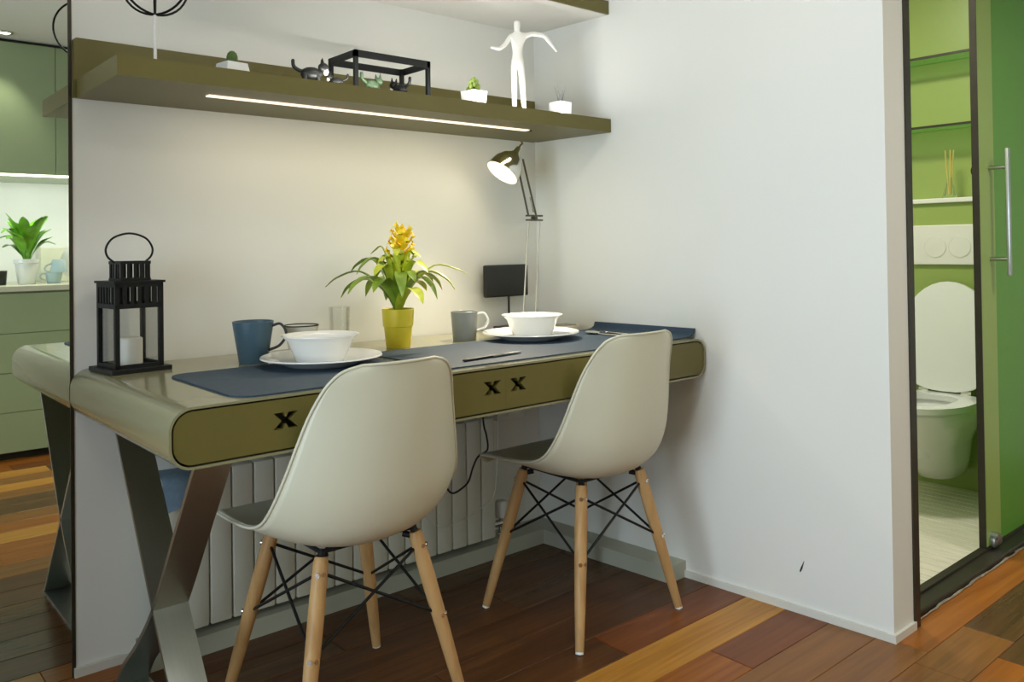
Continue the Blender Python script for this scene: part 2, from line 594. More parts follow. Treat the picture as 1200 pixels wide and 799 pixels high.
# flush plate
t = empty('flush_plate', (1.64, -0.815, 1.035), 0, 'white rectangular flush plate with two round buttons above the toilet', 'flush plate')
bm = BM()
box(bm, -0.014, 0, -0.16, 0.16, -0.085, 0.085, 0.003)
obj('plate', bm, WHITEM, t)
for dy, r in ((-0.050, 0.047), (0.050, 0.047)):
    bm = BM()
    lathe(bm, [(0, 0.0022), (r * 0.90, 0.0022), (r * 0.93, 0.0004), (r * 0.96, 0.0022), (r, 0)], 36)
    for v in bm.verts:
        v.co = Vector((-0.0135 - v.co.z, v.co.y + dy, v.co.x - 0.01))
    obj('button', bm, WHITEM, t, 40)
# toilet: loft of egg outlines, axis along -x from the half wall
TX, TY = 1.64, -0.83


def egg(L, Wd, n=36, back=0.0):
    """outline from the back (x=-back) to the front (x=-L)"""
    pts = []
    a = Wd / 2
    xc = -(L - Wd * 0.62)
    for i in range(n):
        th = 2 * PI * i / n
        c, s = math.cos(th), math.sin(th)
        if c < 0:
            pts.append((xc + c * Wd * 0.62, a * s))
        else:
            e = 0.55
            pts.append((xc + (abs(c) ** e) * (-xc - back), a * math.copysign(abs(s) ** 0.75, s)))
    return pts


t = empty('toilet', (TX, TY, 0), 0, 'white wall hung toilet with its lid raised in the bathroom', 'toilet')
bm = BM()
secs = [(0.09, 0.25, 0.12), (0.098, 0.28, 0.14), (0.15, 0.34, 0.18), (0.24, 0.42, 0.22), (0.33, 0.51, 0.305), (0.385, 0.555, 0.36), (0.395, 0.55, 0.355)]
prev = None
for z, L, wd in secs:
    rg = [bm.verts.new((px, py, z)) for px, py in egg(L, wd)]
    if prev:
        for i in range(len(rg)):
            j = (i + 1) % len(rg)
            bm.faces.new((prev[i], prev[j], rg[j], rg[i]))
    else:
        bm.faces.new(rg)
    prev = rg
for z, L, wd, bk in ((0.395, 0.50, 0.25, 0.17), (0.30, 0.46, 0.20, 0.2), (0.20, 0.40, 0.12, 0.25)):
    rg = [bm.verts.new((px, py, z)) for px, py in egg(L, wd, back=bk)]
    for i in range(len(rg)):
        j = (i + 1) % len(rg)
        bm.faces.new((prev[i], prev[j], rg[j], rg[i]))
    prev = rg
bm.faces.new(prev)
obj('bowl', bm, WHITE, t, 50)
bm = BM()
o1, i1 = egg(0.56, 0.37, back=0.10), egg(0.50, 0.23, back=0.18)
lay = []
for z in (0.397, 0.420):
    lay.append(([bm.verts.new((*p, z)) for p in o1], [bm.verts.new((*p, z)) for p in i1]))
n = len(o1)
for i in range(n):
    j = (i + 1) % n
    (oa, ia), (ob, ib) = lay
    bm.faces.new((oa[i], oa[j], ob[j], ob[i]))
    bm.faces.new((ia[i], ib[i], ib[j], ia[j]))
    bm.faces.new((oa[i], ia[i], ia[j], oa[j]))
    bm.faces.new((ob[i], ob[j], ib[j], ib[i]))
obj('seat', bm, WHITE, t, 40)
bm = BM()
oz = egg(0.46, 0.375)
for k, (sc_, d0, d1) in enumerate(((1.0, 0.0, 0.016), (0.93, -0.004, 0.0))):
    pa = [bm.verts.new((-0.115 + d0 + (-p[0]) * 0.13 + (0 if k == 0 else 0.002), p[1] * sc_, 0.425 + (-p[0]) * (0.99 if k == 0 else 0.96))) for p in oz]
    pb = [bm.verts.new((-0.115 + d1 + (-p[0]) * 0.13, p[1] * sc_, 0.425 + (-p[0]) * (0.99 if k == 0 else 0.96))) for p in oz]
    bm.faces.new(pa)
    bm.faces.new(pb[::-1])
    for i in range(len(oz)):
        j = (i + 1) % len(oz)
        bm.faces.new((pa[i], pa[j], pb[j], pb[i]))
obj('lid', bm, WHITE, t, 40)
for s in (-1, 1):
    bm = BM()
    tube(bm, [(-0.10, s * 0.085 - 0.02, 0.425), (-0.10, s * 0.085 + 0.02, 0.425)], 0.012, 12)
    obj('hinge', bm, CHROME, t, 40)

# reed diffuser on the ledge
t = empty('reed_diffuser', (1.70, -0.80, 1.235), 0, 'amber reed diffuser in a slim clear bottle on the white ledge', 'diffuser')
bm = BM()
lathe(bm, [(0, 0), (0.03, 0), (0.03, 0.01), (0.012, 0.07), (0.010, 0.09), (0.008, 0.09), (0.008, 0.07), (0.024, 0.012), (0, 0.01)], 20)
obj('bottle', bm, GLASS, t, 40)
for i in range(5):
    a = i * 1.25
    bm = BM()
    tube(bm, [(0.005 * math.cos(a), 0.005 * math.sin(a), 0.02), (0.018 * math.cos(a), 0.018 * math.sin(a), 0.21)], 0.0022, 6)
    obj('reed', bm, REED, t)
t = empty('wall_hook', (1.80, -0.872, 1.375), 0, 'small dark metal hook on the green bathroom wall', 'hook')
bm = BM()
lathe(bm, [(0, 0), (0.016, 0), (0.016, 0.006), (0, 0.006)], 16)
for v in bm.verts:
    v.co = Vector((-v.co.z, v.co.y, v.co.x))
obj('base', bm, BLACK, t, 40)
bm = BM()
tube(bm, smooth_pts([(-0.005, 0, 0), (-0.03, 0, -0.005), (-0.045, 0, -0.02), (-0.04, 0, -0.035)]), 0.006, 8)
obj('peg', bm, BLACK, t, 40)

# sliding door
t = empty('sliding_door', (0.90, DY, 0.026), 0, 'green glossy glass sliding door with a long steel pull handle', 'door')
bm = BM()
box(bm, 0.14, 1.35, -0.008, 0.004, 0.0, 2.06, 0.001, 1)
obj('glass_panel', bm, DGREEN, t)
bm = BM()
box(bm, 0.004, 0.14, -0.010, 0.006, 0.0, 2.06, 0.002, 1)
obj('stile', bm, DSTILE, t)['label'] = 'paler green stile'
bm = BM()
box(bm, 0.0, 0.004, -0.012, 0.010, 0.0, 2.06)
obj('edge_seal', bm, FRAMED, t)
h = empty('handle')
bpy.data.objects.remove(h)
bm = BM()
box(bm, 0.083, 0.101, -0.075, -0.063, 0.905, 1.335, 0.002)
hb = obj('handle', bm, STEEL, t, 40)
hb['label'] = 'steel pull bar'
for z in (0.962, 1.272):
    bm = BM()
    tube(bm, [(0.092, -0.064, z), (0.092, -0.008, z)], 0.007, 12)
    obj('mount', bm, STEEL, hb, 40)
bm = BM()
box(bm, 0.03, 0.10, -0.028, -0.008, 0.0, 0.03, 0.003)
tube(bm, [(0.05, -0.034, 0.035), (0.05, -0.008, 0.035)], 0.012, 12)
obj('guide', bm, STEEL, t, 40)

# bathroom ceiling light
t = empty('bathroom_lamp', (0.7, -0.70, CEIL), 0, 'flush round lamp on the bathroom ceiling', 'lamp')
bm = BM()
lathe(bm, [(0, 0), (0.16, 0), (0.16, -0.03), (0.15, -0.035), (0.15, -0.03), (0, -0.03)], 32)
obj('housing', bm, WHITEM, t, 40)
bm = BM()
lathe(bm, [(0, -0.031), (0.148, -0.031), (0.14, -0.045), (0, -0.05)], 32)
obj('diffuser', bm, LAMPE, t, 40)
area('bathroom_lamp_light', (0.7, -0.70, CEIL - 0.06), (0, 0, 0), 0.28, 0.28, 21, (1.0, 0.95, 0.85), 'DISK')

# unseen ceiling lamps, added as fill light for the room
for (lx, ly), pw, nm in zip(FILL_LAMPS, FILL_LAMP_W, ('above the chairs', 'in the passage', 'by the window')):
    cz = 2.15 if ly < -1.55 and lx > -1.75 else CEIL
    t = empty('added_fill_lamp', (lx, ly, cz), 0, 'unseen round ceiling lamp added as fill light ' + nm, 'lamp', 'added fill lamps')
    bm = BM()
    lathe(bm, [(0, 0), (0.22, 0), (0.22, -0.03), (0.21, -0.035), (0.21, -0.03), (0, -0.03)], 40)
    obj('housing', bm, WHITEM, t, 40)
    bm = BM()
    lathe(bm, [(0, -0.031), (0.208, -0.031), (0.19, -0.05), (0, -0.055)], 40)
    obj('diffuser', bm, LAMPE, t, 40)
    area('added_fill_light', (lx, ly, cz - 0.065), (0, 0, 0), 0.4, 0.4, pw, (1.0, 0.95, 0.87), 'DISK')

# ------------------------------------------------------------------ mirror
t = empty('wall_mirror', (-2.42, 0, 0), 0, 'tall frameless wall mirror reflecting the green kitchen beside the desk', 'mirror')
bm = BM()
box(bm, XL + 2.42 + 0.01, MX + 2.42 - 0.004, 0.0, 0.011, 0.0, 2.39)
obj('glass', bm, MIRROR, t)
bm = BM()
box(bm, MX + 2.42 - 0.004, MX + 2.42 + 0.0045, -0.002, 0.0, 0.0, 2.39)
obj('edge_trim', bm, FRAMED, t)['label'] = 'thin dark edge strip'

# ------------------------------------------------------------------ kitchen seen in the mirror
KF = -2.6
KX0, KX1 = -1.55, -0.55
t = empty('base_cabinet', (-1.05, KF, 0), 0, 'glossy green base cabinet with wide drawers under the kitchen worktop', 'cabinet')
bm = BM()
box(bm, -0.5, 0.5, -0.60, -0.022, 0.04, 0.855)
obj('body', bm, KGREEN, t)
bm = BM()
box(bm, -0.5, 0.5, -0.60, -0.05, 0.0, 0.04)
obj('toe_kick', bm, DARKGAP, t)
zs = [0.042, 0.245, 0.445, 0.645, 0.850]
for a, b in zip(zs, zs[1:]):
    bm = BM()
    box(bm, -0.498, 0.498, -0.022, 0.0, a + 0.0015, b - 0.0015, 0.001, 1)
    obj('drawer', bm, KGREEN, t)
bm = BM()
box(bm, KX0 - 0.01, KX1 + 0.01, YB + 0.001, KF + 0.012, 0.857, 0.887, 0.003)
tag(obj('worktop', bm, KTOP), 'cream kitchen worktop over the green drawers', 'worktop')
bm = BM()
box(bm, KX0, KX1, YB + 0.001, YB + 0.012, 0.888, 1.46)
tag(obj('splashback', bm, KSPLASH), 'white splashback panel lit by the strip light', 'splashback')
bm = BM()
box(bm, -1.02, KX1, YB + 0.013, YB + 0.15, 0.888, 1.085, 0.003)
tag(obj('ledge_box', bm, KTOP), 'low cream boxed ledge against the splashback', 'ledge')
t = empty('wall_cabinet', (-1.05, KF, 1.46), 0, 'glossy green kitchen wall cabinet with two doors and a strip light', 'cabinet')
bm = BM()
box(bm, -0.5, 0.5, -0.649, -0.022, 0.0, 0.675)
obj('body', bm, KGREEN, t)
for a, b in ((-0.5, 0.006), (0.006, 0.5)):
    bm = BM()
    box(bm, a + 0.0015, b - 0.0015, -0.022, 0.0, 0.0, 0.672, 0.001, 1)
    obj('door', bm, KGREEN, t)
bm = BM()
box(bm, -0.5, 0.5, -0.04, -0.004, -0.008, -0.0005)
obj('strip_light', bm, LEDK, t)
bm = BM()
box(bm, -0.5, 0.5, -0.6, -0.02, 0.676, 0.688)
obj('cornice', bm, DARKGAP, t)
area('kitchen_strip_light', (-1.05, KF - 0.12, 1.44), (math.radians(-20), 0, 0), 0.95, 0.06, 5.0, (1.0, 1.0, 0.95))
t = empty('downlight', (-1.30, -2.47, 2.15), 0, 'small round recessed downlight shining on the green wall cabinet', 'lamp')
bm = BM()
tube(bm, arc((0, 0, -0.004), 0.036, 0, 2 * PI * 23 / 24, 23, 'xy'), 0.006, 8, closed=True)
obj('rim', bm, CHROME, t, 40)
bm = BM()
lathe(bm, [(0, -0.001), (0.034, -0.001), (0.034, -0.005), (0, -0.007)], 24)
obj('diffuser', bm, LEDK, t, 40)
sp = bpy.data.lights.new('downlight_light', 'SPOT')
sp.energy = 16
sp.spot_size = 1.3
sp.spot_blend = 0.6
sp.color = (1, 0.95, 0.82)
sp.shadow_soft_size = 0.03
so = bpy.data.objects.new('downlight_light', sp)
COL.objects.link(so)
so.location = (-1.30, -2.47, 2.14)

# things on the worktop
KZ = 0.887
t = empty('potted_plant', (-1.145, -2.80, KZ), 0, 'leafy bright green plant in a white pot on the kitchen worktop', 'plant')
bm = BM()
lathe(bm, [(0, 0), (0.038, 0), (0.042, 0.005), (0.056, 0.11), (0.062, 0.115), (0.062, 0.135), (0.056, 0.135), (0.052, 0.115), (0, 0.115)], 28)
obj('pot', bm, WHITE, t, 40)
bm = BM()
lathe(bm, [(0, 0.115), (0.052, 0.115), (0.04, 0.125), (0, 0.128)], 20)
obj('soil', bm, SOIL, t)
rnd = random.Random(3)
for i in range(30):
    a = i * 2.4 + rnd.uniform(-0.3, 0.3)
    ln = rnd.uniform(0.09, 0.20)
    el = rnd.uniform(0.55, 1.05)
    ca, sa = math.cos(a), math.sin(a)
    h = ln * (0.5 + 0.6 * el)
    bm = BM()
    leaf(bm, [(0.01 * ca, 0.01 * sa, 0.12), (0.035 * ca, 0.035 * sa, 0.12 + h * 0.5), ((0.06 + 0.05 * (1.1 - el)) * ca, (0.06 + 0.05 * (1.1 - el)) * sa, 0.12 + h), ((0.09 + 0.09 * (1.1 - el)) * ca, (0.09 + 0.09 * (1.1 - el)) * sa, 0.12 + h * (0.9 if el < 0.7 else 1.25))],
         0.026, prof=lambda f: 0.12 + (math.sin(PI * max(0, (f - 0.25) / 0.75)) ** 0.8 * 0.9 if f > 0.25 else 0))
    obj('leaf', bm, LEAFB, t, 60)


def cup(name, loc, rz, rb, rt, h, mt, label, handle=None, hm=None, th=0.003, cat='mug', group=None, n=36, rimm=None):
    t = empty(name, loc, rz, label, cat, group)
    bm = BM()
    lathe(bm, [(0, 0), (rb - 0.002, 0), (rb, 0.003), (rt, h - 0.001), (rt - th * 0.5, h), (rt - th, h - 0.001), (rb - th, th + 0.002), (0, th)], n)
    obj('body', bm, mt, t, 35)
    if handle:
        hw, hr = handle
        bm = BM()
        r1 = rb + (rt - rb) * 0.85
        r0 = rb + (rt - rb) * 0.35
        tube(bm, smooth_pts([(r1 - 0.002, 0, h * 0.88), (r1 + hw * 0.6, 0, h * 0.92), (r1 + hw, 0, h * 0.68), (r0 + hw * 0.75, 0, h * 0.42), (r0 - 0.002, 0, h * 0.30)]), hr, 8)
        obj('handle', bm, hm or mt, t, 60)
    if rimm:
        bm = BM()
        tube(bm, arc((0, 0, h), rt - th * 0.5, 0, 2 * PI * 35 / 36, 35, 'xy'), 0.0022, 6, closed=True)
        obj('rim', bm, rimm, t, 60)
    return t


cup('storage_bowl', (-1.285, -2.80, KZ), 0, 0.045, 0.05, 0.075, BLACKP, 'small black pot beside the white plant pot on the worktop', cat='pot')
cup('stacked_cup', (-1.02, -2.78, KZ), PI, 0.032, 0.042, 0.06, CUPB, 'pale blue cup under another cup on the kitchen worktop', (0.025, 0.004), group='pale blue cups')
c = cup('stacked_cup', (-1.0, -2.77, KZ + 0.13), PI, 0.030, 0.042, 0.07, CUPB, 'pale blue cup turned upside down on top of another cup', (0.025, 0.004), group='pale blue cups')
c.rotation_euler = (PI, 0, PI)
t = empty('serving_plate', (-0.86, -2.86, KZ), 0, 'white round plate standing on edge by the pale blue cups', 'plate')
bm = BM()
lathe(bm, [(0, 0), (0.06, 0), (0.11, 0.012), (0.11, 0.016), (0.058, 0.005), (0, 0.005)], 40)
for v in bm.verts:
    v.co = Matrix.Rotation(math.radians(78), 3, 'X') @ v.co
    v.co.z += 0.11
obj('dish', bm, WHITE, t, 40)

# ------------------------------------------------------------------ wall shelf over the desk
XS, ZS0, ZS1, DS = -1.553, 1.4376, 1.483, 0.362
t = empty('wall_shelf', (-0.78, 0, ZS0), 0, 'long olive brown wall shelf with a strip light above the desk', 'shelf')
O_ = Vector((-0.78, 0, ZS0))


def rel(bm, o):
    for v in bm.verts:
        v.co -= o
    return bm


bm = BM()
prism(bm, [(XS, -0.016), (XS, -DS), (wx(-DS) - 0.001, -DS), (wx(-0.016) - 0.001, -0.016)], 2, ZS0, ZS1)
obj('board', rel(bm, O_), OLIVE, t)
bm = BM()
pts = [(MX + 0.006, ZS0), (-0.012, ZS0), (-0.012, 1.588), (MX + 0.014, 1.588)]
for i in range(4):
    a = PI / 2 + i * PI / 6
    pts.append((MX + 0.014 + 0.008 * math.cos(a), 1.58 + 0.008 * math.sin(a)))
pts = pts[:3] + pts[4:]
prism(bm, pts, 1, -0.0155, -0.0005)
obj('back_board', rel(bm, O_), OLIVE, t)
bm = BM()
box(bm, -1.31, -0.25, -0.250, -0.226, ZS0 - 0.003, ZS0 - 0.0002)
obj('strip_light', rel(bm, O_), LEDM, t)
bm = BM()
box(bm, -1.10, -0.15, -0.352, -0.340, ZS1 + 0.0001, ZS1 + 0.0006)
obj('uplight_strip', rel(bm, O_), LEDM, t)
area('shelf_uplight', (-0.62, -0.344, ZS1 + 0.0012), (PI, 0, 0), 0.92, 0.012, 2.2, (1.0, 0.97, 0.91))
bm = BM()
lathe(bm, [(0, -0.003), (0.005, -0.003), (0.005, 0), (0, 0)], 12, (-0.235, -0.238, ZS0 - 0.0003))
obj('switch', rel(bm, O_), BLACKP, t)
area('shelf_strip_light', (-0.78, -0.238, ZS0 - 0.006), (math.radians(12), 0, 0), 1.05, 0.02, 1.4, (1.0, 0.84, 0.56))

ZU = 1.8423
t = empty('upper_shelf', (-0.6, 0, ZU), 0, 'upper wall shelf with a cream underside and olive front edge', 'shelf')
O_ = Vector((-0.6, 0, ZU))
bm = BM()
prism(bm, [(-1.2, -0.001), (-1.2, -0.352), (wx(-0.352) - 0.001, -0.352), (-0.001, -0.001)], 2, ZU, ZU + 0.045)
obj('board', rel(bm, O_), WHITEM, t)
bm = BM()
prism(bm, [(-1.2, -0.352), (-1.2, -0.36), (wx(-0.36) - 0.001, -0.36), (wx(-0.352) - 0.001, -0.352)], 2, ZU + 0.001, ZU + 0.046)
obj('front_edge', rel(bm, O_), OLIVE, t)

# ------------------------------------------------------------------ desk
DZ0, DZ1, DD = 0.6428, 0.76, 0.7257
DXL, DXR = -1.57, -0.006
t = desk = empty('desk', (-0.76, -0.36, 0), 0, 'long taupe lacquered desk with rounded ends, olive drawers and crossed steel legs', 'desk')
O_ = Vector((-0.76, -0.36, 0))


def rrect(x0, x1, z0, z1, r, n=8):
    pts = []
    for cx, cz, a0 in ((x1 - r, z1 - r, 0), (x0 + r, z1 - r, PI / 2), (x0 + r, z0 + r, PI), (x1 - r, z0 + r, 1.5 * PI)):
        for i in range(n + 1):
            a = a0 + i * PI / 2 / n
            pts.append((cx + r * math.cos(a), cz + r * math.sin(a)))
    return pts


def skew(bm):
    for v in bm.verts:
        if v.co.x > -0.4:
            v.co.x += -K * v.co.y
    return bm


bm = BM()
out, inn = rrect(DXL, DXR, DZ0, DZ1, 0.044), rrect(DXL + 0.005, DXR - 0.005, DZ0 + 0.005, DZ1 - 0.005, 0.039)
lo = [[bm.verts.new((p[0], y, p[1])) for p in out] for y in (-0.004, -DD)]
li = [[bm.verts.new((p[0], y, p[1])) for p in inn] for y in (-0.02, -DD)]
n = len(out)
for i in range(n):
    j = (i + 1) % n
    bm.faces.new((lo[0][i], lo[0][j], lo[1][j], lo[1][i]))
    bm.faces.new((li[0][i], li[1][i], li[1][j], li[0][j]))
    bm.faces.new((lo[1][i], lo[1][j], li[1][j], li[1][i]))
bm.faces.new(lo[0])
bm.faces.new(li[0])
obj('body', rel(skew(bm), O_), SHELL, t, 35)
bm = BM()
A = rrect(DXL + 0.0055, DXR - 0.0055, DZ0 + 0.0055, DZ1 - 0.0055, 0.038)
prism(bm, A, 1, -DD + 0.04, -DD + 0.03)
obj('interior', rel(skew(bm), O_), DARKGAP, t)


def xshape(cx, cz, w=0.027, h=0.0165, a=0.0085):
    """outline of an X, going round"""
    return [(cx - w, cz + h), (cx - w + 2 * a * 1.3, cz + h), (cx, cz + a * 0.75), (cx + w - 2 * a * 1.3, cz + h), (cx + w, cz + h), (cx + a * 1.15, cz),
            (cx + w, cz - h), (cx + w - 2 * a * 1.3, cz - h), (cx, cz - a * 0.75), (cx - w + 2 * a * 1.3, cz - h), (cx - w, cz - h), (cx - a * 1.15, cz)]


def drawer(x0, x1, left, xsx):
    r = 0.036
    z0, z1 = DZ0 + 0.0088, DZ1 - 0.0088
    pts = []
    for cx, cz, a0, rd in ((x1 - r, z1 - r, 0, not left), (x0 + r, z1 - r, PI / 2, left), (x0 + r, z0 + r, PI, left), (x1 - r, z0 + r, 1.5 * PI, not left)):
        if rd:
            for i in range(9):
                a = a0 + i * PI / 16
                pts.append((cx + r * math.cos(a), cz + r * math.sin(a)))
        else:
            pts.append((x1 if a0 in (0, 1.5 * PI) else x0, z1 if a0 in (0, PI / 2) else z0))
    bm = BM()
    loops = [pts] + [xshape(x, 0.708) for x in xsx]
    edges = []
    for L in loops:
        vs = [bm.verts.new((p[0], -DD + 0.002, p[1])) for p in L]
        for i in range(len(vs)):
            edges.append(bm.edges.new((vs[i], vs[(i + 1) % len(vs)])))
    bmesh.ops.triangle_fill(bm, use_beauty=True, use_dissolve=False, edges=edges)
    g = bmesh.ops.extrude_face_region(bm, geom=list(bm.faces))
    for v in [e for e in g['geom'] if isinstance(e, bmesh.types.BMVert)]:
        v.co.y += 0.018
    return obj('drawer_front', rel(skew(bm), O_), OLIVE, desk)


drawer(DXL + 0.0088, -0.7632, True, (-1.34, -0.805))
drawer(-0.7628, DXR - 0.0088, False, (-0.722, -0.212))


def band(path, x0, x1, th):
    """flat band of thickness th following a (y, z) path, width in x"""
    P = [Vector((0, a, b)) for a, b in path]
    bm = BM()
    prev = None
    for i, p in enumerate(P):
        tt = (P[min(i + 1, len(P) - 1)] - P[max(i - 1, 0)]).normalized()
        nn = Vector((0, -tt.z, tt.y)) * th / 2
        rg = [bm.verts.new((x0, *(p + nn).yz)), bm.verts.new((x1, *(p + nn).yz)), bm.verts.new((x1, *(p - nn).yz)), bm.verts.new((x0, *(p - nn).yz))]
        if prev:
            for k in range(4):
                bm.faces.new((prev[k], prev[(k + 1) % 4], rg[(k + 1) % 4], rg[k]))
        else:
            bm.faces.new(rg)
        prev = rg
    bm.faces.new(prev)
    return bm


for x0, x1 in ((-1.505, -1.43),):
    fr = smooth_pts([(0, -0.675, 0.6425), (0, -0.54, 0.455), (0, -0.41, 0.275), (0, -0.30, 0.165), (0, -0.19, 0.075), (0, -0.13, 0.006)], 4)
    obj('leg', rel(band([(p.y, p.z) for p in fr], x0, x1, 0.010), O_), STEEL, t, 30)
    bk = smooth_pts([(0, -0.13, 0.6425), (0, -0.27, 0.46), (0, -0.405, 0.285), (0, -0.53, 0.13), (0, -0.625, 0.006)], 4)
    obj('leg', rel(band([(p.y, p.z) for p in bk], x0, x1, 0.010), O_), STEEL, t, 30)
    bm = BM()
    box(bm, x0, x1, -0.64, -0.125, 0.0, 0.008)
    obj('foot_bar', rel(bm, O_), STEEL, t)

bm = BM()
box(bm, -0.10, -0.012, -0.50, -0.10, 0.634, 0.6425)
box(bm, -0.10, -0.06, -0.10, -0.002, 0.56, 0.6425)
obj('wall_bracket', rel(bm, O_), STEEL, t)

# ------------------------------------------------------------------ radiator
t = empty('radiator', (-0.83, -0.07, 0.05), 0, 'cream column radiator on the wall under the desk', 'radiator')
O_ = Vector((-0.83, -0.07, 0.05))
bm = BM()
box(bm, -0.0287, 0.0287, -0.036, 0.036, 0.02, 0.425, 0.006, 2)
colm = None
ncol = 18
for i in range(ncol):
    x = -1.385 + i * 0.0605 + 0.03
    if colm is None:
        colm = obj('column', bm, RAD, t, 40, loc=(x + 0.83, 0, 0))
    else:
        c = colm.copy()
        COL.objects.link(c)
        c.parent = t
        c.location = (x + 0.83, 0, 0)
for z in (0.07, 0.38):
    bm = BM()
    tube(bm, [(-0.53, 0.0, z), (0.525, 0.0, z)], 0.016, 10)
    obj('header_pipe', bm, RAD, t, 40)
for x in (-0.4, 0.45):
    for z in (0.06, 0.36):
        bm = BM()
        box(bm, x - 0.012, x + 0.012, 0.02, 0.0695, z, z + 0.03)
        obj('bracket', bm, RAD, t)
bm = BM()
tube(bm, [(0.525, 0, 0.05), (0.585, 0, 0.05)], 0.012, 12)
tube(bm, [(0.585, 0, 0.0), (0.585, 0, 0.08)], 0.010, 12)
v_ = obj('valve', bm, CHROME, t, 40)
bm = BM()
lathe(bm, [(0, 0.07), (0.019, 0.07), (0.021, 0.078), (0.021, 0.118), (0.016, 0.126), (0, 0.126)], 18, (0.585, 0, 0))
obj('knob', bm, WHITEM, v_, 40)

# power cable hanging under the desk
bm = BM()
tube(bm, smooth_pts([(-0.395, -0.16, 0.64), (-0.39, -0.16, 0.487), (-0.377, -0.16, 0.435), (-0.374, -0.16, 0.388), (-0.413, -0.16, 0.372), (-0.435, -0.16, 0.34), (-0.453, -0.16, 0.30), (-0.484, -0.16, 0.281), (-0.518, -0.16, 0.275), (-0.540, -0.16, 0.30), (-0.545, -0.16, 0.34), (-0.55, -0.16, 0.40)]), 0.0032, 7)
tag(obj('power_cable', bm, BLACKP), 'black power cable looping down in front of the radiator', 'cable')
bm = BM()
tube(bm, smooth_pts([(-0.315, -0.15, 0.64), (-0.32, -0.15, 0.40), (-0.336, -0.15, 0.244), (-0.373, -0.15, 0.21), (-0.444, -0.15, 0.183), (-0.512, -0.15, 0.172), (-0.562, -0.15, 0.177), (-0.616, -0.15, 0.221), (-0.65, -0.15, 0.28)]), 0.002, 6)
tag(obj('thin_cord', bm, RAD), 'thin pale cord sagging across the radiator', 'cord')
# socket box on the wall right of the radiator
t = empty('socket_box', (-0.17, 0, 0.47), 0, 'pale surface socket box on the wall beside the radiator', 'socket')
bm = BM()
box(bm, -0.06, 0.06, -0.045, 0, -0.03, 0.04, 0.006)
obj('housing', bm, WHITEM, t, 40)
for x in (-0.03, 0.03):
    bm = BM()
    lathe(bm, [(0, 0), (0.019, 0), (0.019, 0.003), (0.016, 0.003), (0.016, 0.001), (0, 0.001)], 20)
    for v in bm.verts:
        v.co = Vector((v.co.x + x, -0.045 - v.co.z, v.co.y + 0.004))
    obj('outlet', bm, WHITEM, t, 40)
# blue cloth bag hanging at the left end of the radiator
t = empty('cloth_bag', (-1.345, -0.135, 0.40), 0, 'folded blue cloth hanging over the left end of the radiator', 'cloth')
bm = BM()
path = [(0.010, 0.0), (0.008, 0.04), (0.012, 0.068), (0.03, 0.081), (0.06, 0.083), (0.10, 0.081)]
P = smooth_pts([(0, a, b) for a, b in path], 4)
rings = []
for i, p in enumerate(P):
    rings.append([(p, x) for x in (-0.045, -0.02, 0.01, 0.05)])
for sgn in (0,):
    top = [[bm.verts.new((x, p.y - 0.004 * math.sin(60 * x + 1) - 0.004, p.z + (0.014 * (x / 0.05) if i == 0 else 0))) for p, x in r] for i, r in enumerate(rings)]
    for a, b in zip(top, top[1:]):
        for k in range(3):
            bm.faces.new((a[k], a[k + 1], b[k + 1], b[k]))
g = bmesh.ops.solidify(bm, geom=list(bm.faces), thickness=0.003)
obj('fabric', bm, BLUEC, t, 50)


